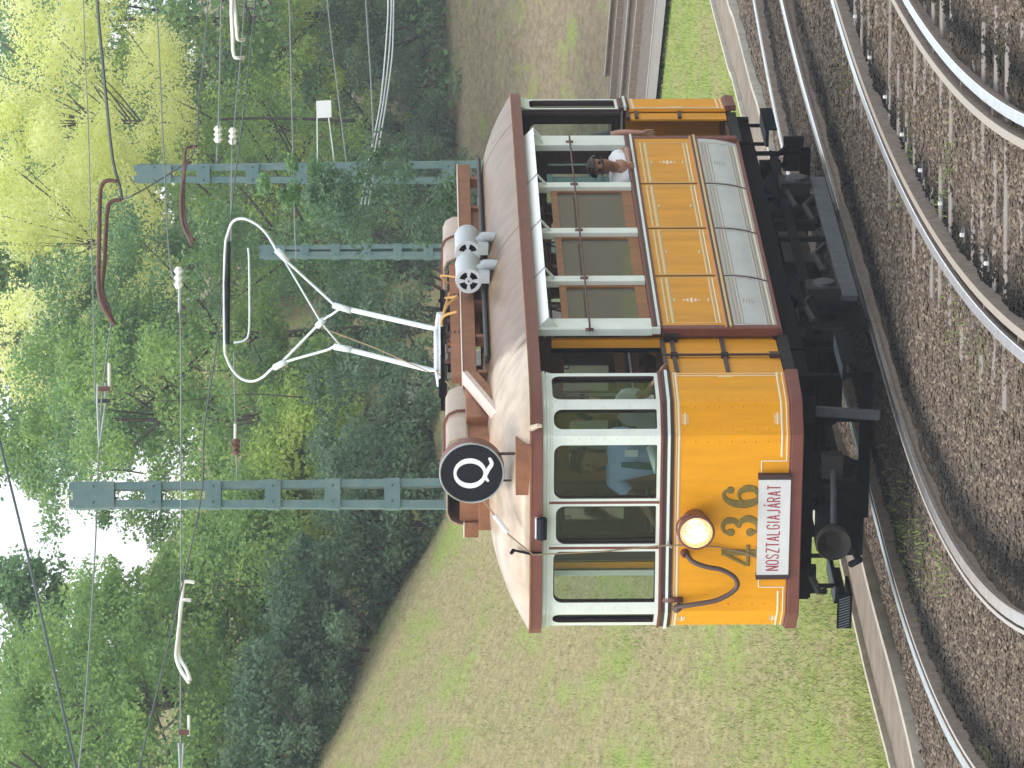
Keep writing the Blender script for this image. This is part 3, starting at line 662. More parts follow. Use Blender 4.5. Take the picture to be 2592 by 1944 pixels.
# roof boards
for sx, y0, y1 in ((.45, 2.1, 8.05), (-.45, .95, 8.05)):
    b = MB(); b.box((sx-.07, y0, 3.50), (sx+.07, y1, 3.615), BRN2)
    for y in np.arange(y0+.15, y1, .9): b.box((sx-.05, y, 3.36), (sx+.05, y+.07, 3.498), BRN2)
    b.box((sx-.075, y0-.003, 3.617), (sx+.075, y1, 3.628), mat('board_edge', (.62, .50, .42), .6))
    b.build('roof_board', tram, bevel=.006)
for k in (.53, .57): cp = MB(); cp.cyl((k+.05, 2.3, 3.41), (k+.05, 7.9, 3.41), .02, DST, 8); cp.build('cable_pipe', tram)
d = MB(); d.bar((.50, 2.12, 3.60), (.66, .10, 3.14), .12, .05, mat('duct_pink', (.62, .50, .44), .5, var=.1)); d.bar((.50, 2.12, 3.53), (.66, .10, 3.07), .11, .08, BRN2); d.build('cable_duct', tram, bevel=.005)
LID = mat('resistor_lid', (.35, .27, .20), .38, metal=.15, var=.12, scale=6)
for y0, y1 in ((.95, 2.15), (5.55, 6.75)):
    r = MB(); r.box((-.38, y0+.03, 3.40), (.38, y1-.03, 3.66), BRN2); r.box((-.42, y0-.08, 3.38), (.10, y0+.03, 3.50), BRN2); r.box((.34, y0+.35, 3.38), (.46, y1, 3.60), BRN2); rb = r.build('resistor_box', tram, bevel=.006)
    l = MB(); prof = [(-.41, 3.60), (-.405, 3.68), (-.37, 3.745), (-.30, 3.775), (.30, 3.775), (.37, 3.745), (.405, 3.68), (.41, 3.60)]
    vs = [(x, y, z) for y in (y0, y1) for x, z in prof]+[(x*.97, y, z-.012) for y in (y0, y1) for x, z in prof]; K = len(prof)
    fs = [(i, i+1, K+i+1, K+i) for i in range(K-1)]+[(2*K+i, 2*K+i+1, 3*K+i+1, 3*K+i) for i in range(K-1)]+[(i, i+1, 2*K+i+1, 2*K+i) for i in range(K-1)]+[(K+i, K+i+1, 3*K+i+1, 3*K+i) for i in range(K-1)]
    l.add(vs, fs, LID); l.build('lid', rb, auto=40)
    s = MB(); 
    for yy in ((y0+y1)/2,): 
        for a, b_ in zip(prof, prof[1:]): s.bar((a[0]*1.01, yy, a[1]+.006), (b_[0]*1.01, yy, b_[1]+.006), .012, .03, BRN)
    s.build('strap', rb)
# ventilators: grey torpedo cylinders with four-hole caps
for Y0 in (4.02, 4.80):
    v = MB(); cx, cz = .72, 3.55; r0 = .118
    v.lathe((cx, Y0, cz), (0, 1, 0), [(0, r0), (.02, r0+.004), (.04, r0), (.42, r0), (.44, r0+.004), (.46, r0), (.52, r0*.8), (.54, 0)], LGR, 24)
    v.tube([(cx+.02, Y0+.14, cz-.06), (cx+.10, Y0+.14, cz-.16), (cx+.10, Y0+.14, 3.28)], .05, LGR, 12); v.tube([(cx-.02, Y0+.36, cz-.06), (cx+.02, Y0+.38, cz-.15), (cx+.02, Y0+.38, 3.28)], .05, LGR, 12); v.box((cx-.02, Y0-.02, 3.36), (cx+.08, Y0+.08, 3.46), LGR)
    vo = v.build('ventilator', tram, auto=40)
    holes = []
    for q in range(4):
        a0 = R(90*q+14); a1 = R(90*q+76); pp = [(.035*math.cos(a0+ (a1-a0)*t/5), .035*math.sin(a0+(a1-a0)*t/5)) for t in range(6)]; pp2 = [(.088*math.cos(a1-(a1-a0)*t/8), .088*math.sin(a1-(a1-a0)*t/8)) for t in range(9)]; holes.append(list(reversed(pp+pp2)))
    c = MB(); c.plate((cx, Y0-.012, cz), (1, 0, 0), Z3, [(r0*math.cos(t), r0*math.sin(t)) for t in np.linspace(0, 2*math.pi, 28)[:-1]], holes, .012, LGR2); c.lathe((cx, Y0-.02, cz), (0, 1, 0), [(0, 0), (0, .008), (.01, .008)], BLK, 8); c.lathe((cx, Y0+.006, cz), (0, 1, 0), [(0, 0), (0, r0-.005)], BLK, 20)
    c.build('cap', vo)
# pantograph
pb = MB()
for y in (3.65, 4.65):
    for x in (-.32, .32):
        pb.lathe((x, y, 3.62), (0, 0, 1), [(0, .03), (.02, .055), (.04, .03), (.06, .055), (.08, .03), (.10, .055), (.12, .03), (.15, .03)], RUST, 10)
    pb.box((-.40, y-.03, 3.77), (.40, y+.03, 3.81), BLK)
for x in (-.32, .32): pb.box((x-.025, 3.5, 3.75), (x+.025, 4.8, 3.785), DGR)
pb.cyl((-.36, 4.15, 3.80), (.36, 4.15, 3.80), .035, LGR, 10); pb.cyl((-.30, 3.75, 3.80), (-.30, 4.15, 3.80), .03, BLK, 8); pb.cyl((.1, 3.7, 3.78), (.1, 4.6, 3.78), .04, LGR, 10)
for k in range(14): pb.box((-.34+.05*k, 4.35+.4*random.random(), 3.66), (-.31+.05*k, 4.5+.4*random.random(), 3.72+.12*random.random()), random.choice([BLK, RUST, DGR, BRN2]))
for k in range(10): y = 4.6+.09*k; pb.lathe((.28, y, 3.70), (0, 1, 0), [(0, .02), (.01, .045), (.03, .045), (.04, .02)], DGR, 8)
pb.box((-.34, 3.2, 3.58), (.34, 5.5, 3.64), BRN2); pb.box((.30, 2.5, 3.60), (.36, 5.5, 3.72), BRN2); pb.build('pantograph_base', tram)
cb = MB(); cb.tube(spline([(.36, 4.55, 3.76), (.42, 4.4, 3.70), (.48, 4.25, 3.66), (.46, 4.1, 3.74), (.40, 4.05, 3.78), (.36, 4.7, 3.72)]), .012, CABL, 6); cb.tube(spline([(.3, 4.0, 3.8), (.42, 3.9, 3.78), (.5, 3.8, 3.66)]), .013, CABL, 6); cb.tube(spline([(.3, 5.1, 3.72), (.42, 5.0, 3.8), (.46, 4.85, 3.66)]), .01, CABL, 6); cb.build('loose_cables', tram)
pt = empty('x', (0, 0, 0)); bpy.data.objects.remove(pt)
arm = MB()
arm.tube(spline([(.36, 4.15, 3.82), (.205, 4.15, 3.845)] , 2)+[Vector((.205, 4.19, 3.92)), Vector((.205, 4.72, 4.72))], .024, PIPE, 8)
arm.tube([(-.36, 4.15, 3.82), (-.205, 4.15, 3.845), (-.215, 4.2, 3.93), (-.195, 4.724, 4.728)], .024, PIPE, 8); arm.cyl((-.205, 4.15, 3.845), (.205, 4.15, 3.845), .026, PIPE, 8)
armo = arm.build('pantograph_arm', tram, smooth=True)
bow = MB()
bp_ = [(.20, 4.70, 4.70), (.218, 4.769, 4.797), (.26, 4.80, 4.85), (.588, 5.088, 5.29), (.688, 5.139, 5.37), (.789, 5.187, 5.443), (.858, 5.251, 5.542), (.882, 5.328, 5.662), (.83, 5.391, 5.758), (.70, 5.421, 5.81), (.58, 5.433, 5.835), (.202, 5.444, 5.855), (-.442, 5.455, 5.865), (-.57, 5.447, 5.845), (-.678, 5.411, 5.79), (-.745, 5.354, 5.701), (-.742, 5.288, 5.599), (-.673, 5.221, 5.495), (-.50, 5.112, 5.327), (-.26, 4.83, 4.89), (-.205, 4.78, 4.81), (-.19, 4.71, 4.72)]
bow.tube(spline(bp_, 5), .013, PIPE, 8)
bow.tube(spline([(.209, 4.721, 4.73), (.12, 4.78, 4.82), (.011, 4.855, 4.93), (-.499, 5.112, 5.327)], 5), .012, PIPE, 8); bow.tube([(-.19, 4.724, 4.73), (.011, 4.87, 4.93), (.588, 5.088, 5.29)], .009, PIPE, 8)
for a, b in (((.20, 4.66, 4.64), (.212, 4.77, 4.80)), ((-.19, 4.66, 4.64), (-.20, 4.77, 4.80)), ((.55, 5.05, 5.23), (.64, 5.12, 5.34)), ((-.46, 5.07, 5.27), (-.55, 5.15, 5.38)), ((.045, 4.84, 4.90), (-.03, 4.87, 4.96))): bow.tube([a, b], .032, PIPE, 8)
bow.build('pantograph_bow', tram, smooth=True)
sh = MB(); sh.tube([(.62, 5.42, 5.80), (.2, 5.43, 5.825), (-.42, 5.44, 5.835)], [.015, .03, .018], BLKP, 8); sh.build('contact_strip', tram)
rp = MB(); rp.tube([(-.05, 4.88, 4.92), (-.12, 4.5, 4.4), (-.20, 4.10, 3.92)], .006, ROPE, 5); rp.tube([(-.20, 4.15, 3.86), (-.26, 3.7, 3.66), (-.27, 2.3, 3.80), (.1, 1.1, 3.80), (.28, .30, 3.60), (.27, .1, 3.53), (.15, .0, 3.42), (-.04, -.10, 3.27), (-.215, -.13, 3.06), (-.20, -.10, 2.47), (-.17, -.06, 2.0), (-.17, -.05, 1.84), (-.20, -.02, 1.52), (-.26, -.015, 1.28), (-.30, -.015, 1.20)], .007, ROPE, 5)
rp.tube([(.10, -.03, 3.38), (-.03, -.09, 3.27)], .02, WSGN, 6); rp.build('pantograph_rope', tram)
# route disc Q
q = MB(); QC = Vector((.45, .12, 3.567)); q.lathe(QC, (0, -1, 0), [(-.05, .0), (-.05, .27), (.075, .272)], BRN, 40)
q.lathe(QC, (0, -1, 0), [(.075, .272), (.085, .268), (.085, .26), (.078, .255)], STL, 40); q.lathe(QC, (0, -1, 0), [(.078, .256), (.078, 0)], BLKP, 40); qd = q.build('route_disc', tram, auto=35)
ql = MB(); base = QC+Vector((0, -.079, .015)); N = 40; pts = []; rr = []
for k in range(N):
    a = 2*math.pi*k/N; pts.append(base+Vector((.112*math.cos(a), 0, .124*math.sin(a)))); rr.append(.014+.012*abs(math.cos(a))**1.3)
ql.tube(pts, rr, WSGN, 6, flat=.003, nrm=(0, -1, 0), closed=True)
ql.tube(spline([base+Vector(v) for v in ((-.075, 0, -.155), (-.03, 0, -.128), (.03, 0, -.150), (.085, 0, -.180), (.14, 0, -.158))], 5), [.006]+[.012+.008*math.sin(math.pi*k/20) for k in range(19)]+[.005], WSGN, 6, flat=.003, nrm=(0, -1, 0))
ql.build('letter', qd)
qb = MB(); qb.box((.30, -.075, 3.082), (.74, .14, 3.205), BRN2); qb.cyl((.36, .10, 3.2), (.36, .10, 3.34), .010, DBR, 6); qb.cyl((.60, .10, 3.2), (.60, .10, 3.34), .014, DBR, 6); qb.build('disc_bracket', tram)
# headlight
h = MB(); HC = Vector((.03, -.25, 1.715)); h.lathe(HC, (0, 1, 0), [(-.01, .146), (0, .156), (.03, .150), (.14, .13), (.25, .105)], BRN, 28); h.lathe(HC, (0, 1, 0), [(0, .150), (-.015, .148), (-.015, .136)], BRN, 28); h.tube([HC+Vector((.157*math.cos(t), .0+.10*(math.sin(t)), .157*math.sin(t))) for t in np.linspace(R(20), R(160), 10)], .008, BRN, 6)
ho = h.build('headlight', tram, auto=40)
rfl = mat('reflector', (.80, .72, .55), .2, metal=.7); hl = MB(); hl.lathe(HC, (0, 1, 0), [(.0, .138), (.05, .12), (.09, .08), (.11, .03), (.11, 0)], rfl, 24); hl.build('reflector', ho)
bl = MB(); bl.lathe(HC+Vector((0, .02, 0)), (0, -1, 0), [(-.035, 0), (-.03, .022), (-.01, .036), (.01, .036), (.03, .022), (.035, 0)], emis('bulb_glow', (1, .90, .62), 6), 14); bl.build('bulb', ho, smooth=True)
gl_ = MB(); gl_.lathe(HC, (0, -1, 0), [(.0, .138), (.015, .11), (.024, .06), (.027, 0)], glass('lens_glass', (1, .97, .9), .5), 24); gl_.build('lens', ho, smooth=True)
bulb = bpy.data.lights.new('headlight_lamp', 'POINT'); bulb.energy = .12; bulb.color = (1, .82, .55); bulb.shadow_soft_size = .03; bo = bpy.data.objects.new('headlight_lamp', bulb); COL.objects.link(bo); bo.parent = ho; bo.location = HC+Vector((0, -.0, 0))
# fleet number
nb_ = MB(); NR = (0, -1, 0)
def stroke_(pts, rr, ox, oz, sc, mb_, m, k=6, fl=.006, y=-.004):
    P = spline([(ox+p[0]*sc, y, oz+p[1]*sc) for p in pts], k); r = np.interp(np.linspace(0, 1, len(P)), np.linspace(0, 1, len(rr)), rr)*sc*1.22
    mb_.tube(P, list(r), m, 8, flat=fl, nrm=NR)
def dot(x, z, r, mb_, m): mb_.lathe((x, -.001, z), (0, -1, 0), [(0, r), (.008, r*.85), (.009, 0)], m, 14)
S_ = .305
# 4
stroke_([(.40, 0.02), (.40, 1.0)], [.075, .075], -.38, 1.18, S_, nb_, OLV, 1); stroke_([(.40, .97), (.02, .30)], [.05, .04], -.38, 1.18, S_, nb_, OLV, 1, y=-.0052); stroke_([(0, .27), (.62, .27)], [.045, .045], -.38, 1.18, S_, nb_, OLV, 1, y=-.0064); stroke_([(.24, .02), (.58, .02)], [.03, .03], -.38, 1.18, S_, nb_, OLV, 1, y=-.0076)
# 3
stroke_([(.05, .80), (.14, .95), (.32, .97), (.44, .84), (.42, .64), (.24, .54)], [.03, .04, .05, .085, .07, .035], -.105, 1.18, S_, nb_, OLV); stroke_([(.24, .54), (.42, .48), (.50, .27), (.38, .05), (.18, .02), (.05, .16)], [.035, .06, .09, .07, .04, .03], -.105, 1.18, S_, nb_, OLV, y=-.0052)
dot(-.105+.09*S_, 1.18+.76*S_, .036, nb_, OLV); dot(-.105+.09*S_, 1.18+.22*S_, .038, nb_, OLV)
# 6
stroke_([(.52, .84), (.40, .97), (.22, .90), (.10, .66), (.08, .36), (.16, .10), (.32, .02), (.50, .12), (.54, .32), (.44, .52), (.28, .54), (.14, .42)], [.03, .04, .06, .09, .10, .08, .04, .07, .09, .06, .03, .02], .155, 1.18, S_, nb_, OLV); dot(.155+.49*S_, 1.18+.79*S_, .034, nb_, OLV)
nb_.build('fleet_number', tram)
# route board
bd = MB(); bd.box((-.44, -.06, .925), (.42, -.035, 1.19), mat('board_offwhite', (.66, .67, .66), .6, var=.06, scale=6)); bd.box((.42, -.064, .915), (.46, -.004, 1.195), DBR); bd.box((-.48, -.064, .915), (-.44, -.004, 1.195), DBR); bdo = bd.build('destination_board', tram)
LET = {'N': [[(0,0),(0,1)],[(0,1),(.5,0)],[(.5,0),(.5,1)]], 'Z': [[(0,1),(.5,1)],[(.5,1),(0,0)],[(0,0),(.5,0)]], 'T': [[(0,1),(.5,1)],[(.25,1),(.25,0)]], 'A': [[(0,0),(.25,1)],[(.25,1),(.5,0)],[(.09,.33),(.41,.33)]],
 'L': [[(0,1),(0,0)],[(0,0),(.45,0)]], 'I': [[(.1,0),(.1,1)]], 'J': [[(.38,1),(.38,.2),(.30,.03),(.12,.0),(0,.12)]], 'R': [[(0,0),(0,1)],[(0,1),(.3,1),(.46,.88),(.46,.64),(.3,.52),(0,.52)],[(.26,.52),(.48,0)]],
 'O': [[(.06,.1),(0,.3),(0,.7),(.08,.94),(.25,1),(.42,.94),(.5,.7),(.5,.3),(.42,.06),(.25,0),(.08,.06),(.03,.15)]], 'G': [[(.48,.78),(.42,.95),(.25,1),(.08,.94),(0,.7),(0,.3),(.08,.06),(.25,0),(.42,.06),(.48,.22),(.48,.45)],[(.48,.45),(.28,.45)]],
 'S': [[(.46,.80),(.40,.95),(.24,1),(.08,.94),(.02,.76),(.10,.60),(.38,.44),(.48,.26),(.42,.06),(.25,0),(.08,.05),(0,.22)]], 'Á': [[(0,0),(.25,1)],[(.25,1),(.5,0)],[(.09,.33),(.41,.33)],[(.24,1.14),(.34,1.30)]]}
tx = MB(); txt = 'NOSZTALGIAJÁRAT'; x = -.397; H_ = .105; KW = .0700
for ch in txt:
    wd = .2 if ch == 'I' else .5
    for j, sgm in enumerate(LET[ch]): tx.tube([(x+p[0]*KW, -.0605-.0006*j, 1.01+p[1]*H_) for p in sgm], .0062, RED, 6, flat=.002, nrm=NR)
    x += (wd+.265)*KW
tx.build('lettering', bdo)
# jumper hose
hs = MB(); hs.tube(spline([(-.26, -.03, 1.775), (-.30, -.09, 1.73), (-.335, -.12, 1.62), (-.36, -.13, 1.49), (-.42, -.14, 1.385), (-.50, -.14, 1.355), (-.575, -.13, 1.41), (-.64, -.12, 1.52), (-.67, -.11, 1.63), (-.70, -.09, 1.76), (-.73, -.06, 1.85)], 5), .021, RUBB, 10); hs.lathe((-.26, 0, 1.79), (0, -1, 0), [(0, .04), (.03, .035), (.05, .02)], BRN, 10); hs.tube([(-.745, -.02, 1.83), (-.745, -.07, 1.86)], .035, RUBB, 10); hs.box((-.70, -.03, 1.80), (-.66, .0, 1.97), BRN); hs.build('jumper_hose', tram, smooth=True)
rg = MB(); rg.tube([(-.215, -.085, 2.99), (-.215, -.105, 3.09), (-.215, -.03, 3.22)], .011, BLK, 6); rg.tube([(-.215, -.03, 3.22), (-.215, -.09, 3.24)], .016, BLK, 6); rg.build('rope_guide', tram)
hk = MB(); hk.tube([(-.14, -.02, 1.93), (-.17, -.05, 1.93), (-.19, -.05, 1.90)], .010, STL, 6); hk.build('rope_hook', tram)
# --- underframe and truck
u = MB()
for sx in (1, -1): u.box((.86*sx, .95, .70), (.96*sx, LT-.95, .86), BLK)
for y in (.5, 1.6, 2.7, 4.4, 6.1, 7.2, 8.3): u.box((-.9, y, .68), (.9, y+.1, .84), BLK)
u.box((-.80, .25, .72), (.80, LT-.25, .80), BLK); u.build('underframe', tram)
for yw in (2.95, LT-2.95):
    w_ = MB()
    for sx in (.745, -.745):
        w_.lathe((sx-.055, yw, .395), (1, 0, 0), [(0, .0), (0, .34), (.0, .40), (.02, .40), (.03, .375), (.11, .37), (.11, .33), (.07, .31), (.06, .12), (.09, .08), (.09, 0)], DGR, 32)
    w_.cyl((-.8, yw, .395), (.8, yw, .395), .06, BLK, 10); w_.build('wheelset', tram, auto=35)
    for sx in (1, -1):
        ax = MB()
        ax.box((.90*sx, yw-.13, .28), (1.06*sx, yw+.13, .56), DGR); ax.lathe((1.06*sx, yw, .40), (sx, 0, 0), [(0, .10), (.03, .09), (.035, 0)], DST, 12)
        for k in range(5): ax.box((.93*sx, yw-.42+.07*k, .60+.022*k), (1.01*sx, yw+.42-.07*k, .618+.022*k), BLK)
        ax.box((.90*sx, yw-.30, .20), (.95*sx, yw-.2, .62), BLK); ax.box((.90*sx, yw+.2, .20), (.95*sx, yw+.30, .62), BLK)
        ax.build('axle_box', tram)
    mo = MB(); yy = yw+(.45 if yw < 4 else -.45); mo.lathe((-.42, yy, .42), (1, 0, 0), [(0, 0), (0, .22), (.05, .26), (.75, .26), (.80, .22), (.80, 0)], BLK, 16); mo.build('motor', tram, auto=40)
    for sx in (1, -1):
        bk = MB()
        for s2 in (1, -1): bk.box((.70*sx, yw+s2*.44-.04, .25), (.80*sx, yw+s2*.44+.04, .60), DGR)
        bk.cyl((.75*sx, yw-.5, .62), (.75*sx, yw+.5, .62), .02, DST, 6)
        bk.build('brake_gear', tram)
tr = MB()
for sx in (1, -1):
    tr.box((.97*sx, 2.75, .115), (1.02*sx, 6.10, .255), DST2); tr.box((.93*sx, 2.0, .50), (.98*sx, 6.85, .58), BLK); 
    for y in (3.2, 4.4, 5.6): tr.box((.95*sx, y, .2), (.99*sx, y+.06, .70), BLK)
    tr.box((.70*sx, 4.0, .40), (.90*sx, 4.85, .66), DGR); tr.cyl((.80*sx, 3.6, .62), (.80*sx, 5.3, .62), .05, BLK, 8)
    for y, z in ((2.2, .55), (3.5, .35), (4.9, .32), (5.3, .45)): tr.tube([(.98*sx, y, z), (.98*sx, y+.45, z+.05), (.98*sx, y+.7, z-.06)], .03, DGR, 6)
tr.box((-.6, 3.8, .35), (.6, 5.0, .62), BLK); tr.build('truck_frame', tram)
for T_, s in ((0, 1), (LT, -1)):
    lg = MB()
    def yy(v): return T_+s*v
    lg.box((-.5, yy(1.3), .12), (.85, yy(1.34), .22), BLK)
    for x in (-.4, 0, .4, .8): lg.bar((x, yy(1.34), .16), (x, yy(1.36), .74), .04, .03, BLK)
    lg.build('lifeguard', tram)
lg = MB(); lg.bar((.80, .42, .15), (.80, .55, .80), .08, .04, DST); lg.build('guard_board', tram)
lg = MB(); lg.box((.50, 7.85, .16), (.86, 7.89, .36), DGR); lg.bar((.78, 7.88, .3), (.70, 7.3, .62), .03, .03, BLK); lg.bar((.62, 7.88, .3), (.55, 7.3, .62), .03, .03, BLK); lg.build('guard_board', tram)
for T_, s in ((0, 1), (LT, -1)):
    c = MB()
    def P_(x, y, z): return (x*s, T_+s*y, z)
    c.tube([P_(0, 1.5, .62), P_(0, .2, .60), P_(0, -.28, .59)], .055, BLK, 10); c.lathe(P_(0, -.26, .59), (0, -s, 0), [(0, .05), (.03, .10), (.10, .145), (.17, .15), (.19, .14), (.17, .12), (.10, .06), (.10, 0)], DGR, 24)
    c.tube([P_(.08, -.20, .575), P_(.30, 0, .56), P_(.46, .15, .56)], .028, DST, 8); c.box(P_(.36, .10, .48), P_(.56, .22, .66), DGR); c.box(P_(-.2, -.12, .42), P_(.12, .12, .70), BLK); c.tube([P_(-.05, -.3, .45), P_(-.25, -.2, .35), P_(-.35, -.05, .40)], .03, BLK, 8)
    c.box(P_(-.30, .02, .30), P_(.30, .18, .52), BLK); c.build('coupler', tram, auto=40)
STEP = mat('step_tread', (.11, .13, .14), .6)
for (xa, xb, ya, yb, z, sgn) in ((-.70, -1.02, .15, .50, .36, 1), (.95, 1.10, .85, 1.6, .40, 1), (-.95, -1.10, .85, 1.6, .40, 1), (.95, 1.12, 7.25, 7.95, .56, 1), (-.95, -1.12, 7.25, 7.95, .40, 1)):
    s = MB(); s.box((xa, ya, z), (xb, yb, z+.03), BLK); fx = (ya if abs(xa) < .9 else None)
    if fx is not None:
        s.box((xa, ya-.02, z), (xb, ya, z+.125), BLK)
        for k in range(12): xx = xa+(xb-xa)*(.08+.075*k); s.bar((xx, ya-.024, z+.02), (xx-.03, ya-.024, z+.11), .006, .008, STEP)
    else:
        for k in range(16): y = ya+(yb-ya)*(k+.5)/16; s.box((xa+.01*(1 if xb > 0 else -1), y-.006, z+.03), (xb, y+.006, z+.04), STEP)
        s.box((xb, ya, z-.08), (xb+.012*(1 if xb > 0 else -1), yb, z+.04), BLK); 
        for y in (ya+.05, yb-.05): s.box((xa, y-.015, z), (xa+.03*(1 if xa > 0 else -1), y+.015, .86), BLK)
    s.build('step', tram)
s = MB(); s.box((-.42, .05, .68), (-.66, .12, .82), BLK); s.tube([(-.5, .05, .72), (-.62, .0, .66), (-.64, .05, .60)], .03, DGR, 6); s.build('hose_coupling', tram)

# ================================================================== PEOPLE (all inside the tram)
TM = Matrix.Translation((OX, OY, 0)) @ Matrix.Rotation(-TH, 4, 'Z')
class G:
    def __init__(s): s.p = []; s.r = []; s.e = []
    def a(s, p, r, par=None):
        s.p.append(Vector(p)); s.r.append(r)
        if par is not None: s.e.append((par, len(s.p)-1))
        return len(s.p)-1
    def hand(s, wrist, d, nrm, par):        # palm with four curled fingers and a side thumb
        d = Vector(d).normalized(); nn = Vector(nrm).normalized(); sd_ = d.cross(nn).normalized(); w0 = Vector(wrist)
        pm = s.a(w0+d*.05, .026, par); pm2 = s.a(w0+d*.085, .024, pm)
        for k, L in zip((-1.5, -.5, .5, 1.5), (.028, .035, .038, .033)):
            a = s.a(w0+d*.10+sd_*k*.019, .009, pm2); b = s.a(w0+d*(.10+L)+sd_*k*.020-nn*.010, .0085, a); s.a(w0+d*(.10+L*1.5)+sd_*k*.020-nn*.030, .007, b)
        t = s.a(w0+d*.05+sd_*.04, .010, pm); s.a(w0+d*.085+sd_*.055-nn*.012, .009, t)
    def obj(s, name, m, base, parent=None, sub=1):
        bm = bmesh.new(); lay = bm.verts.layers.skin.verify(); vv = [bm.verts.new(p-Vector(base)) for p in s.p]
        for i, (v, r) in enumerate(zip(vv, s.r)): v[lay].radius = (r, r) if not isinstance(r, tuple) else r; v[lay].use_root = (i == 0)
        for a, b in s.e: bm.edges.new((vv[a], vv[b]))
        me = bpy.data.meshes.new(name); bm.to_mesh(me); bm.free(); me.materials.append(m)
        o = bpy.data.objects.new(name, me); COL.objects.link(o); k = o.modifiers.new('skin', 'SKIN'); k.use_smooth_shade = True
        k2 = o.modifiers.new('sub', 'SUBSURF'); k2.levels = sub; k2.render_levels = sub
        if parent: o.parent = parent
        return o
def person(base, hip, neck, headc, face, shL, elL, wrL, shR, elR, wrR, feet, skin, shirt, trous, hair, label, sleeve=.55, handn=(0, 0, 1), shoes=None, beard=False, long_sleeve=False, hx=(None, None)):
    """all points in tram coordinates; face = direction the face looks"""
    base = Vector(base); hip, neck, headc = Vector(hip), Vector(neck), Vector(headc); face = Vector(face).normalized(); upv = (headc-neck).normalized()
    g = G(); pv = g.a(hip, .10); ch = g.a(hip.lerp(neck, .55), .09, pv); ub = g.a(hip.lerp(neck, .80), .07, ch); nk = g.a(neck+upv*.02, .052, ub); j = g.a(headc-upv*.065+face*.015, .088, nk); hc = g.a(headc+upv*.005, .116, j); g.a(headc+upv*.08-face*.01, .092, hc)
    g.a(headc+face*.128-upv*.014, .015, g.a(headc+face*.10, .028, hc))
    for shv, el, wr, dd in ((shL, elL, wrL, hx[0]), (shR, elR, wrR, hx[1])):
        shv, el, wr = Vector(shv), Vector(el), Vector(wr); s = g.a(shv, .052, ub); e = g.a(el, .040, s); m_ = g.a(el.lerp(wr, .5), .035, e); w_ = g.a(wr, .026, m_); g.hand(wr, dd if dd else wr-el, handn, w_)
    sd_ = face.cross(upv).normalized()
    knees = []
    for (kn, ft), s_ in zip(feet, (1, -1)):
        kn, ft = Vector(kn), Vector(ft); th_ = g.a(hip+(kn-hip)*.18+sd_*.09*s_*0, .085, pv); k_ = g.a(kn, .055, th_); f_ = g.a(ft+Vector((0, 0, .08)), .036, k_); g.a(ft+face*.12*Vector((1, 1, 0)).length*0+Vector((face.x*.14, face.y*.14, .03)), .035, f_)
    T0 = TM @ base; o = g.obj('person', skin, base); o.matrix_world = Matrix.Translation(T0) @ Matrix.Rotation(-TH, 4, 'Z'); tag(o, label, 'person')
    c = G(); a = c.a(hip+Vector((0, 0, .0)), .16); b = c.a(hip.lerp(neck, .55), .170, a); d_ = c.a(hip.lerp(neck, .90), .165, b)
    for shv, el, wr in ((shL, elL, wrL), (shR, elR, wrR)):
        shv, el, wr = Vector(shv), Vector(el), Vector(wr); s = c.a(shv, .085, d_); e = c.a(shv.lerp(el, sleeve), .060, s)
        if long_sleeve: e2 = c.a(el, .054, e); c.a(el.lerp(wr, .7), .045, e2)
    so_ = c.obj('shirt', shirt, base, o)
    c = G(); a = c.a(hip+Vector((0, 0, .03)), .14)
    for kn, ft in feet: kn, ft = Vector(kn), Vector(ft); b = c.a(hip.lerp(kn, .2), .10, a); d_ = c.a(kn, .075, b); c.a(ft+Vector((0, 0, .10)), .055, d_)
    c.obj('trousers', trous, base, o)
    h = MB(); hcx = headc-base; n1, n2 = 12, 16; vs = []
    for i in range(n1+1):
        ph = math.pi*i/n1
        for k in range(n2):
            t = 2*math.pi*k/n2; dv = upv*math.cos(ph)+(face*math.cos(t)+sd_*math.sin(t))*math.sin(ph); vs.append(hcx+upv*.028-face*.016+dv*.113*(1+.05*noise.noise(dv*4)))
    fs = []
    for i in range(n1):
        for k in range(n2):
            c_ = (math.cos(2*math.pi*(k+.5)/n2)); ph = math.pi*(i+.5)/n1
            lim = 1.0 if c_ > .2 else (1.7 if c_ > -.3 else 2.1)
            if ph < lim: fs.append((i*n2+k, i*n2+(k+1) % n2, (i+1)*n2+(k+1) % n2, (i+1)*n2+k))
    h.add(vs, fs, hair); ho_ = h.build('hair', o, smooth=True)
    e = MB()
    for s_ in (1, -1):
        e.lathe(hcx+face*.104+sd_*.036*s_+upv*.008, face, [(0, .012), (.006, .009), (.009, 0)], BLK, 8); e.tube([hcx+face*.108+sd_*.016*s_+upv*.03, hcx+face*.104+sd_*.048*s_+upv*.030], .005, hair, 5)
    e.tube([hcx+face*.094-sd_*.022-upv*.058, hcx+face*.102-upv*.060, hcx+face*.094+sd_*.022-upv*.055], .006, mat('lips', (.28, .10, .08), .5), 6); e.build('face_features', o)
    if beard:
        b_ = MB(); vs = []
        for i in range(7):
            for k in range(9):
                t = -1.3+2.6*k/8; ph = 1.75+i*.17; dv = upv*math.cos(ph)+(face*math.cos(t)+sd_*math.sin(t))*math.sin(ph); vs.append(hcx-upv*.012+face*.006+dv*.102)
        b_.add(vs, [(i*9+k, i*9+k+1, (i+1)*9+k+1, (i+1)*9+k) for i in range(6) for k in range(8)], hair); b_.build('beard', o, smooth=True)
    if shoes:
        s_ = MB()
        for kn, ft in feet: f_ = Vector(ft)-base; s_.tube([f_+Vector((-.04*face.x, -.04*face.y, .05)), f_+Vector((.10*face.x, .10*face.y, .045)), f_+Vector((.2*face.x, .2*face.y, .03))], [.05, .05, .03], shoes, 8)
        s_.build('shoes', o, smooth=True)
    return o
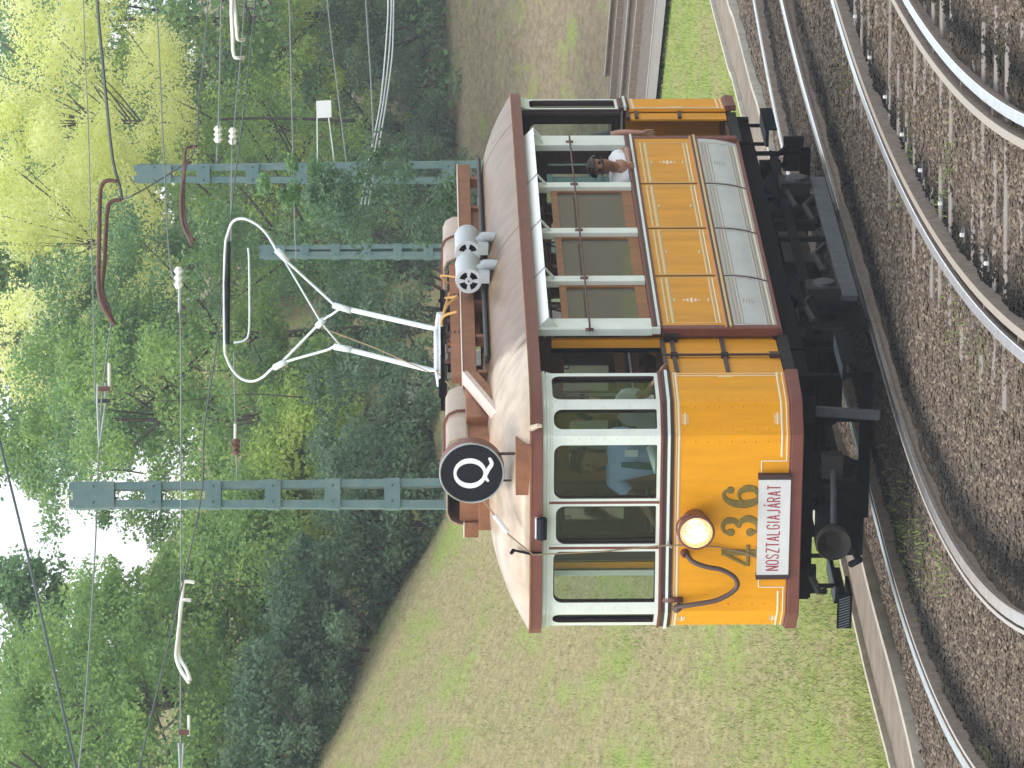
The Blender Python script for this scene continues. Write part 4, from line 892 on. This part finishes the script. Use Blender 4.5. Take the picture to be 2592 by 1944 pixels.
HAIRD = mat('dark_hair', (.018, .012, .010), .6); HAIRB = mat('brown_hair', (.05, .03, .02), .6)
WTEE = mat('white_cotton', (.78, .78, .80), .9); BSH = mat('blue_shirt', (.42, .54, .82), .85, var=.08); GTEE = mat('charcoal_cotton', (.05, .055, .065), .9); JEAN = mat('denim', (.06, .09, .17), .9); DTR = mat('dark_trousers', (.025, .025, .032), .9); ORN = mat('orange_cotton', (.72, .20, .06), .9); GREENT = mat('teal_tie', (.02, .12, .13), .7)
FZ = .95
# driver
drv = person((.36, .62, FZ), (.36, .62, 1.85), (.36, .58, 2.42), (.36, .52, 2.60), (-.25, -1, -.2), (.56, .60, 2.36), (.66, .42, 2.12), (.52, .20, 2.03), (.16, .56, 2.36), (.02, .42, 2.13), (-.10, .27, 2.03), [((.42, .6, 1.42), (.42, .62, FZ)), ((.28, .6, 1.42), (.28, .62, FZ))], SKIND, BSH, DTR, HAIRB, 'person driving in a blue shirt behind the widest front window', sleeve=.6)
t_ = MB(); t_.tube([(0.0, -.19, 1.36), (.0, -.21, 1.22), (-.02, -.20, 1.08)], [.02, .035, .03], GREENT, 6, flat=.008, nrm=(0, 1, 0)); t_.build('tie', drv); t_ = MB(); t_.box((.07, -.185, 1.22), (.13, -.17, 1.33), WSGN); t_.build('pocket_card', drv)
t_ = MB(); t_.tube([(.22, -.34, 1.12), (.12, -.46, 1.08), (.04, -.47, 1.07)], [.045, .045, .03], mat('white_glove', (.8, .8, .74), .9), 8); t_.build('glove', drv, smooth=True)
# platform passenger in white
person((.60, .95, FZ), (.58, 1.02, 1.80), (.70, .86, 2.38), (.74, .80, 2.57), (.6, -.5, 0), (.86, .72, 2.28), (.97, .50, 2.10), (1.03, .74, 1.985), (.62, 1.02, 2.30), (.62, 1.05, 2.0), (.75, .95, 1.80), [((.62, .95, 1.4), (.6, .95, FZ)), ((.5, 1.08, 1.4), (.48, 1.1, FZ))], SKIN, WTEE, JEAN, HAIRD, 'person in a white top resting a hand on the front gate', sleeve=.75, hx=((.3, 1, -.35), None))
# rear platform passenger
person((.72, 7.62, FZ), (.72, 7.62, 1.80), (.78, 7.58, 2.38), (.80, 7.58, 2.57), (1, -.3, 0), (.93, 7.50, 2.28), (1.03, 7.46, 2.03), (1.05, 7.42, 1.86), (.75, 7.80, 2.28), (.78, 7.85, 2.0), (.85, 7.7, 1.85), [((.74, 7.55, 1.4), (.76, 7.5, FZ)), ((.72, 7.72, 1.4), (.72, 7.75, FZ))], SKIN, GTEE, DTR, HAIRD, 'person in a charcoal t-shirt standing at the rear gate with arm down', sleeve=.8, shoes=WSGN, hx=((0, -.1, -1), None))
# man leaning at the open window
person((.75, 6.35, FZ), (.78, 6.50, 1.48), (1.04, 6.40, 2.14), (1.09, 6.22, 2.29), (.35, -1, -.25), (1.05, 6.60, 2.10), (1.12, 6.68, 1.985), (1.135, 6.22, 1.985), (.80, 6.25, 2.05), (.88, 6.05, 1.85), (.98, 5.85, 2.0), [((.75, 5.98, 1.45), (.75, 5.98, FZ)), ((.55, 5.98, 1.45), (.55, 5.98, FZ))], SKIND, WTEE, JEAN, HAIRD, 'person with a beard and white tank top leaning out of the rear side window', sleeve=.75, beard=True, hx=((0, -1, -.1), None))
# seated passenger in orange
person((.75, 2.55, FZ), (.72, 2.62, 1.46), (.80, 2.55, 1.98), (.72, 2.5, 2.16), (-.4, -1, 0), (.95, 2.52, 1.98), (1.0, 2.35, 1.80), (.9, 2.1, 1.7), (.62, 2.55, 1.94), (.58, 2.35, 1.75), (.65, 2.1, 1.7), [((.75, 2.15, 1.45), (.75, 2.15, FZ)), ((.6, 2.15, 1.45), (.6, 2.15, FZ))], SKIN, ORN, JEAN, HAIRB, 'person in an orange top seated behind the side window nearest the front', sleeve=.8)

# ================================================================== MASTS AND OVERHEAD LINE
def mast(loc, h, wb, wtp, rot, label, npl=8):
    e = empty('lattice_mast', loc, rot, label, 'mast', 'green lattice masts')
    for sx in (1, -1):
        m = MB(); f = lambda z: (wb+(wtp-wb)*z/h)/2
        m.add([(sx*f(0), -.10, 0), (sx*(f(0)-.09), -.10, 0), (sx*(f(0)-.09), .10, 0), (sx*f(0), .10, 0), (sx*f(h), -.08, h), (sx*(f(h)-.075), -.08, h), (sx*(f(h)-.075), .08, h), (sx*f(h), .08, h)], [(0,1,2,3),(4,5,6,7),(0,1,5,4),(1,2,6,5),(2,3,7,6),(3,0,4,7)], TEAL)
        m.build('upright', e)
    for k in range(npl):
        z = h-.25-(h-.4)*k/npl; m = MB(); w2 = (wb+(wtp-wb)*z/h)/2+.006; hh = .42 if k == 0 else .16
        m.box((-w2, -.112, z-hh*.5), (w2, -.104, z+hh*.5), TEAL); m.box((-w2, .104, z-hh*.5), (w2, .112, z+hh*.5), TEAL); m.box((-w2-.002, -.1, z-hh*.4), (-w2+.006, .1, z+hh*.4), TEAL)
        for s_ in (-.08, .08): m.lathe((s_, -.112, z), (0, -1, 0), [(0, .014), (.008, .010), (.01, 0)], TEAL2, 6)
        m.build('batten_plate', e)
    m = MB(); m.box((-wb/2-.15, -.28, -.3), (wb/2+.15, .28, .08), CONC); m.build('footing', e)
    return e
def mtop(dx, dy, d): return hd(dx, dy, d)
p = hd(150, 1071, 43); zt_ = p.z; gz = terr(p.x, p.y); mast((p.x, p.y, gz), zt_-gz, .36, .25, R(8), 'tall green lattice mast right behind the round sign on the roof', 12)
p = hd(290, 375, 52); gz = terr(p.x, p.y); mast((p.x, p.y, gz), p.z-gz, .34, .21, R(-6), 'green lattice mast partly covered by leaves beyond the rear of the tram', 12)
p = hd(560, 545, 75); gz = terr(p.x, p.y); mast((p.x, p.y, gz), p.z-gz, .30, .18, R(20), 'thin distant green lattice mast behind the pantograph', 12)
p = hd(770, 978, 89.5); gz = terr(p.x, p.y); mast((p.x, p.y, gz), p.z-gz, .3, .2, R(-30), 'faint green mast half hidden in the leaves just right of the round sign', 5)
def wire(pts, r, m, label, name='overhead_wire', k=6, extra=None, sag=0):
    P = spline([hd(*q) for q in pts], k); mb = MB(); mb.tube(P, r, m, 5)
    if extra: extra(mb)
    o = mb.build(name); return tag(o, label, 'wire', 'overhead wires')
def fit(mb, x, y, d, s=.035, m=INS, L=.13, dr=None):
    c = hd(x, y, d); a = hd(x, y-L*30, d); t = (a-c).normalized(); mb.lathe(c-t*L/2, t, [(0, 0), (0, s*.5), (L*.2, s), (L*.35, s*.5), (L*.5, s), (L*.65, s*.5), (L*.8, s), (L, s*.5), (L, 0)], m, 8)
def rod(mb, P, r, m): mb.tube(P, r, m, 6)
# contact wire of the tram, following the track
cw = []
for q_, z_ in (((340, 1900-60), 5.9), ((351, 1944), 5.9), ((504, 1289), 5.89)):
    r_ = fwd+ax_u*((1944-q_[1]-972)/FPX)+ax_v*((q_[0]-1296)/FPX); cw.append(Vector((0, 0, CH))+r_*((z_-CH)/r_.z))
cw = [cw[1]+(cw[1]-cw[2])*.5, cw[1], cw[2]]
for Y in (2, 4.2, 5.45, 7, 9, 12, 16, 22, 30): cw.append(tw(cA(Y)*(1 if Y < 9 else .9)+.05*math.sin(Y), Y, 5.885+(.02 if Y > 8 else 0)))
mb = MB(); mb.tube(spline(cw, 4), .0075, WIRED, 5); o = mb.build('contact_wire'); tag(o, 'contact wire touched by the bow on the tram roof', 'wire', 'overhead wires')
wire([(-20, 860, 33), (0, 955, 33), (60, 1200, 32), (110, 1420, 31), (166, 1665, 30), (185, 1760, 30)], .011, WIRED, 'thick dark cable slanting across the top of the trees to the lower edge')
def ex(mb):
    c0 = hd(219, 845, 44)
    for dx in (-9, 9): rod(mb, [hd(219+dx*.9, 828, 44), hd(219+dx, 870, 44), hd(214, 965, 44)], .010, LGR)
    mb.bar(hd(212, 840, 44), hd(238, 840, 44), .05, .05, RUST); mb.bar(hd(212, 866, 44), hd(238, 866, 44), .04, .04, DST); rod(mb, [hd(236, 785, 44), hd(236, 845, 44)], .017, INS)
wire([(240, 700, 45), (222, 840, 44), (214, 965, 44), (205, 1200, 43), (186, 1500, 42), (170, 1665, 42), (160, 1760, 42)], .009, WIRE, 'span wire with twin strainer rods left of the tall mast top', extra=ex)
def ex(mb):
    fit(mb, 386, 600, 42, .05, INS, .22); mb.bar(hd(378, 585, 42), hd(394, 585, 42), .03, .03, INS); rod(mb, [hd(388, 620, 42), hd(388, 675, 42)], .016, LGR)
    mb.bar(hd(386, 1582, 42), hd(408, 1582, 42), .05, .05, RUST); rod(mb, [hd(408, 1545, 42), hd(408, 1590, 42)], .015, INS)
    for dx in (-5, 5): rod(mb, [hd(391+dx, 1605, 42), hd(391+dx*.4, 1665, 42)], .010, LGR)
wire([(300, -30, 46), (335, 0, 46), (352, 300, 44), (366, 560, 43), (388, 660, 42), (391, 1000, 42), (390, 1400, 42), (390, 1665, 42), (390, 1760, 42)], .008, WIRE, 'long thin span wire crossing in front of both masts with white insulator', extra=ex)
def ex(mb): fit(mb, 471, 290, 50, .055, INS, .2); rod(mb, [hd(474, 262, 50), hd(473, 283, 50)], .016, LGR)
wire([(478, -30, 52), (478, 0, 52), (474, 200, 50), (471, 290, 50), (468, 350, 50)], .009, WIRE, 'short wire with white insulator left of the leafy mast, nearer its top', extra=ex)
def ex(mb): fit(mb, 503, 294, 50, .055, INS, .2)
wire([(530, -30, 52), (522, 100, 51), (508, 250, 50), (503, 294, 50), (500, 370, 49), (499, 520, 43)], .008, WIRE, 'wire with white insulator running from the leafy mast to the bow', extra=ex)
def ex(mb): fit(mb, 510, 965, 42, .045, RUST, .16); rod(mb, [hd(508, 915, 42), hd(508, 950, 42)], .014, INS); mb.bar(hd(500, 958, 42), hd(518, 958, 42), .04, .04, RUST)
wire([(505, 760, 44), (507, 850, 43), (510, 965, 42), (512, 1035, 43)], .008, WIRE, 'wire with rusty clamp between the bow and the tall mast', extra=ex)
wire([(624, -30, 58), (625, 0, 58), (630, 200, 58), (636, 460, 58), (640, 560, 58)], .010, WIRE, 'thin level wire beyond the leafy mast, above the white square plate')
wire([(208, -40, 40), (212, 30, 41), (228, 200, 42), (243, 340, 43), (258, 400, 43), (264, 432, 43)], .016, WIRED, 'thick dark cable from the top edge to the double bent tubes')
wire([(264, 432, 43), (300, 415, 43), (350, 385, 46), (395, 355, 48), (423, 315, 49), (430, 200, 51), (440, 130, 53), (450, 0, 58)], .009, WIRED, 'dark wire zigzagging from the bent tubes to the top of the leafy mast')
wire([(180, -30, 50), (183, 100, 50), (190, 250, 49), (197, 500, 48), (204, 750, 47), (206, 870, 46)], .007, WIRE, 'faint wire high across the yellow leaves')
wire([(790, -30, 55), (792, 30, 55), (800, 150, 54), (806, 280, 53), (804, 350, 52)], .010, WIRE, 'pale guy wire sloping to the leafy mast below the square plate')
wire([(705, -30, 55), (712, 50, 55), (730, 200, 54), (748, 350, 52)], .008, WIRE, 'faint guy wire passing just below the white square plate')
for j, (a, b, c, d_) in enumerate(((838, 832, 822, 796), (845, 840, 828, 804), (850, 847, 834, 812))):
    wire([(a, -30, 56), (a, 30, 56), (b, 120, 55), (c, 220, 54), ((c+d_)/2-2, 300, 53), (d_-4, 370, 51), (d_-16, 440, 50)], .009, PIPE, '%s of the three pale cables drooping past the leafy mast' % ('uppermost', 'middle one', 'lowest')[j])
# bent tube arms
def tubes(paths, r, m, label):
    mb = MB()
    for P in paths: mb.tube(spline([hd(*q) for q in P], 5), r, m, 8)
    o = mb.build('bent_tube_arm', smooth=True); return tag(o, label, 'bracket', 'bent tube arms of the overhead line')
tubes([[(252, 392, 43), (232, 390, 43), (220, 400, 43), (216, 430, 43), (214, 520, 42.8), (213, 620, 42.6), (224, 665, 42.4), (243, 695, 42.3)], [(262, 432, 43), (244, 434, 43), (234, 445, 43), (230, 480, 43), (226, 560, 42.8), (221, 620, 42.7), (228, 650, 42.5), (246, 700, 42.3)]], .022, RUST, 'pair of rusty brown bent tubes high above the pantograph')
tubes([[(425, 316, 48), (408, 318, 48), (400, 330, 47.5), (394, 400, 46.5), (391, 440, 46), (396, 490, 45.5), (415, 528, 45)], [(412, 350, 47.5), (400, 360, 47), (397, 420, 46.3), (400, 480, 45.6), (418, 520, 45.2)]], .017, RUST, 'pair of dark bent tubes crossing the top of the leafy mast')
tubes([[(421, 1258, 38), (404, 1256, 38), (396, 1262, 38), (393, 1300, 38), (384, 1380, 37.6), (381, 1420, 37.4), (392, 1450, 37.2), (408, 1474, 37)], [(413, 1297, 38), (398, 1296, 38), (391, 1305, 38), (386, 1400, 37.6), (390, 1425, 37.4), (402, 1445, 37.2), (411, 1468, 37)]], .017, INS, 'pair of cream white bent tubes hanging on the wires below the tall mast')
tubes([[(502, -40, 36), (500, 20, 36.2), (502, 70, 36.4), (505, 118, 36.6), (514, 125, 36.6), (527, 124, 36.7)], [(502, -30, 36), (507, 10, 36.2), (511, 60, 36.3), (514, 84, 36.4), (528, 86, 36.5)]], .016, INS, 'pair of white bent tubes at the top edge near the leafy mast')
tubes([[(505, 740, 52), (528, 735, 52), (538, 715, 52), (539, 640, 52), (538, 560, 52), (536, 535, 52)]], .013, PIPE, 'single thin grey hooked tube seen through the bow frame')
# white square plate hung on two wires
mb = MB(); c = [hd(683, 218, 51.5), hd(715, 216, 51.5), hd(716, 253, 51.5), hd(684, 255, 51.5)]; off = Vector((0, .02, 0)); mb.add([*c, *[q_+off for q_ in c]], [(0,1,2,3),(4,5,6,7),(0,1,5,4),(1,2,6,5),(2,3,7,6),(3,0,4,7)], WSGN)
for x0, x1 in ((685, 686), (710, 722)): mb.tube([hd(x0, 254, 51.6), hd((x0+x1)/2, 300, 51.8), hd(x1, 350, 52)], .008, PIPE, 5)
mb.tube([hd(690, 286, 51.7), hd(696, 292, 51.7), hd(690, 298, 51.7)], .012, RUST, 6)
o = mb.build('white_plate'); tag(o, 'small white square plate hanging left of the leafy mast', 'sign')

# ================================================================== TREES
def leaf_mat(name, c1, c2, tl=.42, rough=.55):
    m = bpy.data.materials.new(name); m.use_nodes = True; t = m.node_tree; L = t.links; t.nodes.clear()
    o = t.nodes.new('ShaderNodeOutputMaterial'); gi = t.nodes.new('ShaderNodeNewGeometry'); rp = t.nodes.new('ShaderNodeValToRGB'); rp.color_ramp.elements[0].color = (*c1, 1); rp.color_ramp.elements[1].color = (*c2, 1)
    tc = t.nodes.new('ShaderNodeTexCoord'); nz = t.nodes.new('ShaderNodeTexNoise'); nz.inputs['Scale'].default_value = .9; L.new(tc.outputs['Object'], nz.inputs[0])
    ad = t.nodes.new('ShaderNodeMath'); ad.operation = 'MULTIPLY_ADD'; ad.inputs[1].default_value = .45; L.new(gi.outputs['Random Per Island'], ad.inputs[0])
    mr = t.nodes.new('ShaderNodeMapRange'); mr.inputs[1].default_value = .35; mr.inputs[2].default_value = .7; mr.inputs[4].default_value = .6; L.new(nz.outputs[0], mr.inputs[0]); L.new(mr.outputs[0], ad.inputs[2]); L.new(ad.outputs[0], rp.inputs[0])
    d = t.nodes.new('ShaderNodeBsdfPrincipled'); d.inputs['Roughness'].default_value = rough; d.inputs['Specular IOR Level'].default_value = .35; L.new(rp.outputs[0], d.inputs['Base Color'])
    tr = t.nodes.new('ShaderNodeBsdfTranslucent'); L.new(rp.outputs[0], tr.inputs[0]); mx = t.nodes.new('ShaderNodeMixShader'); mx.inputs[0].default_value = tl
    L.new(d.outputs[0], mx.inputs[1]); L.new(tr.outputs[0], mx.inputs[2]); L.new(mx.outputs[0], o.inputs[0]); return m
LM = [leaf_mat('leaf_deep', (.08, .20, .10), (.27, .43, .15)), leaf_mat('leaf_mid', (.12, .27, .095), (.40, .56, .14)), leaf_mat('leaf_light', (.21, .36, .085), (.57, .70, .16)), leaf_mat('leaf_sunlit', (.74, .82, .24), (.99, .98, .60), .55), leaf_mat('leaf_shade', (.06, .13, .08), (.18, .28, .14))]  # yellow kind has sunlight painted into its colour, shade kind its shade
BARK = mat('bark', (.075, .06, .05), .9, var=.4, scale=8, bump=.5)
def leaves_mesh(name, clumps, per, size, m, spread=.62):
    C = np.array([c[:3] for c in clumps]); Rr = np.array([c[3] for c in clumps]); n = len(C)*per
    ci = np.repeat(np.arange(len(C)), per); u = rng.normal(size=(n, 3)); u /= np.linalg.norm(u, axis=1)[:, None]; rad = rng.random(n)**.45
    P = C[ci]+u*(Rr[ci]*rad)[:, None]*np.array([1, 1, spread])
    nrm = u*.7+rng.normal(size=(n, 3))*.6+np.array([0, -.1, .55]); nrm /= np.linalg.norm(nrm, axis=1)[:, None]
    t = np.cross(nrm, rng.normal(size=(n, 3))); t /= np.linalg.norm(t, axis=1)[:, None]; b = np.cross(nrm, t); s = size*rng.uniform(.6, 1.35, n)[:, None]
    V = np.stack([P-t*s, P+b*s*.55-nrm*s*.12, P+t*s, P-b*s*.55-nrm*s*.12], 1).reshape(-1, 3)
    me = bpy.data.meshes.new(name); me.vertices.add(n*4); me.vertices.foreach_set('co', V.ravel().astype(np.float32)); me.loops.add(n*4); me.loops.foreach_set('vertex_index', np.arange(n*4, dtype=np.int32)); me.polygons.add(n); me.polygons.foreach_set('loop_start', np.arange(0, n*4, 4, dtype=np.int32)); me.polygons.foreach_set('loop_total', np.full(n, 4, dtype=np.int32)); me.update(calc_edges=True); me.validate(); me.materials.append(m); return me
def tree(x, y, z0, H, rad, hb, mi, label, ncl=130, per=330, size=.052, group='trees behind the tracks', cat='tree', lean=0):
    z0 = z0 if z0 is not None else terr(x, y)-.1
    e = empty('broadleaf_tree', (x, y, z0), 0, label, cat, group)
    cl = []; k = 0
    while k < ncl:
        a = random.uniform(0, 6.283); v = random.uniform(-1, 1); rr = random.uniform(.45, 1.0)**.5
        s = math.sqrt(1-v*v); cx = math.cos(a)*s*rr*rad; cy = math.sin(a)*s*rr*rad; cz = hb+(H-hb)*(.5+.5*v*rr)
        f = 1-.35*max(0, (cz-hb)/(H-hb)-.6); cl.append((cx*f+lean*(cz/H), cy*f, cz, random.uniform(.40, .95)*min(1, rad/(1.5 if ncl < 60 else 3.2))))
        k += 1
    me = leaves_mesh('crown', cl, per, size, LM[mi]); o = bpy.data.objects.new('crown', me); COL.objects.link(o); o.parent = e
    t = MB(); t.tube(spline([(0, 0, -.2), (.08, 0, H*.2), (lean*.3-.05, .05, H*.45), (lean*.7, 0, H*.8)], 4), [(.04 if mi == 3 or ncl < 60 else .15)*rad/3.4*(1-.8*i/12) for i in range(13)], BARK, 8)
    for c in cl[::7]:
        h0 = min(c[2]*.7, H*.55); t.tube(spline([(lean*h0/H, 0, h0), (c[0]*.4, c[1]*.4, h0+(c[2]-h0)*.35), (c[0]*.95, c[1]*.95, c[2])], 3), [v*rad/(14 if mi == 3 or ncl < 60 else 6) for v in (.09, .08, .07, .055, .045, .03, .015)], BARK, 5)
    t.build('trunk', e, smooth=True); return e
# front row along the wood's edge (x, y, height, radius, crown base, leaf kind)
def at(U, y): return (U-972)/FPX*y
A_ = [
 (at(-60, 80), 80, 7.4, 3.2, .5, 1, 'dark green tree at the lower left corner of the wood above the grass bank'),
 (at(170, 84), 84, 6.6, 2.9, .0, 1, 'deep green tree left of the tall mast, hanging over the top of the bank'),
 (at(400, 86), 86, 4.1, 2.6, .3, 1, 'mid green tree just left of the tall mast'),
 (at(640, 90), 90, 3.6, 2.8, .2, 2, 'lighter green tree directly behind the tall mast under the sky gap'),
 (at(890, 92), 92, 8.4, 2.7, .2, 1, 'mid green tree behind the tram roof, right of the tall mast'),
 (at(1100, 94), 94, 9.0, 3.2, .4, 0, 'deep green tree behind the pantograph'),
 (at(1345, 114), 114, 11.0, 4.2, 1.4, 1, 'mid green tree behind the leafy mast with dark hollow below'),
 (at(1620, 122), 122, 12.0, 4.4, .3, 2, 'lighter green tree behind the white square plate'),
 (at(1900, 124), 124, 13, 4.6, .2, 1, 'mid green tree at the upper right edge of the wood'),
]
for x, y, H, r_, hb, mi, lb in A_: tree(x, y, None, H, r_, hb, mi, lb)
B_ = [
 (at(-30, 96), 96, 12, 3.4, 3, 0, 'tall dark tree rising behind the left edge of the wood'),
 (at(250, 92), 92, 8.6, 2.4, 2, 0, 'tall tree second from the left edge, behind the bank trees'),
 (at(1010, 106), 106, 11, 2.9, 2, 0, 'tall rear tree just right of the sky gap'),
 (at(1430, 127), 127, 14, 4.8, 2, 1, 'tall rear tree between the two right-hand masts'),
 (at(1760, 131), 131, 15, 5.6, 2, 0, 'tall rear tree filling the upper right corner'),
]
for x, y, H, r_, hb, mi, lb in B_: tree(x, y, None, H, r_, hb, mi, lb, ncl=150, per=300, size=.065)
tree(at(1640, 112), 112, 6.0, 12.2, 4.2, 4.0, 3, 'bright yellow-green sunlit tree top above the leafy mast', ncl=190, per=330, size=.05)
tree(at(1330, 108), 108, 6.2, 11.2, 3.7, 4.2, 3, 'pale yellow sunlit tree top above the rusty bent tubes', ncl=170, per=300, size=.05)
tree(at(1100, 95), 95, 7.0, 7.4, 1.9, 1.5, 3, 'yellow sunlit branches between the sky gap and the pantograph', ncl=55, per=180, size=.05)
tree(at(940, 84), 84, 6.6, 4.9, 1.4, .4, 1, 'loose hanging branches right beside the sky gap', ncl=26, per=190, size=.05)
tree(at(470, 82), 82, 6.0, 3.0, 1.9, .2, 1, 'loose high branches left of the sky gap', ncl=22, per=170, size=.05)
tree(at(750, 86), 86, 9.9, 2.0, 1.7, .2, 0, 'overhanging branches at the frame edge above the sky gap', ncl=12, per=170, size=.05)
tree(at(1440, 50.5), 50.5, 3.3, 2.2, .62, .1, 4, 'leafy bough hanging across the middle of the leafy mast', ncl=24, per=200, size=.030)
tree(at(1490, 50.8), 50.8, 4.9, 1.0, .35, .1, 0, 'small leafy spray in front of the upper leafy mast', ncl=12, per=260, size=.025)
# shaded undergrowth along the edge
k = 0
for U, y, r_, h_ in [(-30, 77, 1.9, 1.6), (130, 78, 1.9, 1.8), (290, 79, 1.9, 1.9), (450, 80, 1.8, 2.0), (600, 80, 1.9, 2.4), (770, 82, 2.0, 2.4), (950, 84, 2.2, 2.6), (1150, 96, 2.4, 3.0), (1350, 112, 2.6, 3.0), (1550, 118, 2.8, 3.4), (1740, 120, 2.8, 3.4), (1930, 121, 2.9, 3.4)]:
    x = at(U, y); z0 = terr(x, y)-.2; e = empty('undergrowth_bush', (x, y, z0), 0, 'dark shaded bush number', 'bush', 'bushes along the edge of the wood')
    cl = [(random.uniform(-r_, r_), random.uniform(-.8, .8), random.uniform(.1, h_), random.uniform(.3, .6)) for _ in range(50)]
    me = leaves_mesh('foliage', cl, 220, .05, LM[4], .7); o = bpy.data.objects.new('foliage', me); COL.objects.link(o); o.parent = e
    t = MB(); 
    for c in cl[::6]: t.tube([(c[0]*.3, c[1]*.3, 0), (c[0]*.7, c[1]*.7, c[2]*.6), c[:3]], [.04, .03, .012], BARK, 5)
    t.build('stems', e)
    e['label'] = 'dark shaded bush at the wood edge, ' + ['at the far left frame edge', 'second from the left frame edge', 'third from the left on the bank top', 'left of the tall mast base', 'just left of the roof front end', 'behind the round sign', 'behind the front resistor box', 'behind the pantograph base', 'behind the roof ventilators', 'behind the leafy mast', 'between the leafy mast and right frame edge', 'at the far right frame edge'][k]; k += 1
# wood behind, one mass
cl = []
for _ in range(900):
    y = random.uniform(118, 150); x = random.uniform(-18, 20); z = terr(x, y)+random.uniform(0, 1)*13
    if x/y*FPX+972 < 860: z = min(z, 3.93+.036*y)
    cl.append((x, y, z, random.uniform(1, 1.7)))
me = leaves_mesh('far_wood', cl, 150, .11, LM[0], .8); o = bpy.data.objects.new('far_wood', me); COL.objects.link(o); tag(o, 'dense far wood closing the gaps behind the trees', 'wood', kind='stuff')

# ================================================================== GRASS BLADES AND WEEDS
def blades(name, pts, h0, h1, wd, m, label):
    n = len(pts); P = np.array(pts); a = rng.uniform(0, 6.28, n); h = rng.uniform(h0, h1, n); dx = np.cos(a)*wd; dy = np.sin(a)*wd; lx = rng.normal(0, .45, n)*h; ly = rng.normal(0, .45, n)*h
    V = np.stack([np.stack([P[:,0]-dx, P[:,1]-dy, P[:,2]], 1), np.stack([P[:,0]+dx, P[:,1]+dy, P[:,2]], 1), np.stack([P[:,0]+lx, P[:,1]+ly, P[:,2]+h], 1)], 1).reshape(-1, 3)
    me = bpy.data.meshes.new(name); me.vertices.add(n*3); me.vertices.foreach_set('co', V.ravel().astype(np.float32)); me.loops.add(n*3); me.loops.foreach_set('vertex_index', np.arange(n*3, dtype=np.int32)); me.polygons.add(n); me.polygons.foreach_set('loop_start', np.arange(0, n*3, 3, dtype=np.int32)); me.polygons.foreach_set('loop_total', np.full(n, 3, dtype=np.int32)); me.update(calc_edges=True); me.materials.append(m)
    o = bpy.data.objects.new(name, me); COL.objects.link(o); return tag(o, label, 'grass', kind='stuff')
gd = []; gg = []
for _ in range(150000):
    y = 34+58*random.random()**1.3; hw = 972/FPX*y*1.08; x = random.uniform(-hw, hw)
    if x > kx(y)-.86 : continue
    z = terr(x, y)
    gn = greenness(x, y)+noise.fractal(Vector((x*.9, y*.32, 5)), 1, 2, 4)*.28+.02
    (gg if gn+random.gauss(0, .06) > .07 else gd).append((x, y, z-.01))
blades('grass_dry', gd, .03, .085, .006, mat('dry_blades', (.22, .20, .085), .9, col2=(.50, .44, .24), scale=2.5), 'short dry straw-coloured grass on the bank')
blades('grass_green', gg, .035, .10, .006, mat('green_blades', (.16, .22, .05), .8, col2=(.32, .40, .10), scale=1.5), 'short green grass in patches on the bank')
wd_ = []
for (U, V, n_, s_) in [(610, 2300, 70, .5), (640, 2260, 50, .4), (560, 2350, 60, .35), (1500, 2300, 50, .5), (1560, 2420, 40, .4), (1400, 2400, 35, .4), (350, 2330, 30, .3), (1130, 2450, 40, .4), (1750, 2150, 50, .4), (500, 2400, 50, .3)]:
    r = fwd+ax_u*((U-972)/FPX)+ax_v*((V-1296)/FPX); t = (-.15-CH)/r.z; c = Vector((0, 0, CH))+r*t
    for _ in range(n_*2):
        x = c.x+random.gauss(0, s_*.4); y = c.y+random.gauss(0, s_); wd_.append((x, y, bedz(x, y)))
blades('weeds', wd_, .02, .07, .006, mat('weed_green', (.13, .20, .04), .8, col2=(.22, .30, .07), scale=3), 'low green weeds growing between the rails')
# ================================================================== ADDED VEIL (stands in for lens glare)
hz = MB(); hz.box((-140, -12, -2), (140, 300, 24), None); hz.ms = []; hz.mi = [0]*6
hm = bpy.data.materials.new('veil_air'); hm.use_nodes = True; t = hm.node_tree; t.nodes.clear(); o_ = t.nodes.new('ShaderNodeOutputMaterial'); v_ = t.nodes.new('ShaderNodeVolumePrincipled'); v_.inputs['Color'].default_value = (.86, .93, 1, 1); v_.inputs['Density'].default_value = .0007; t.links.new(v_.outputs[0], o_.inputs['Volume'])
hz.ms = [hm]; o = hz.build('veil'); tag(o, 'thin pale added haze over the whole cutting', 'veil', kind='stuff')
print('objects', len(bpy.data.objects))
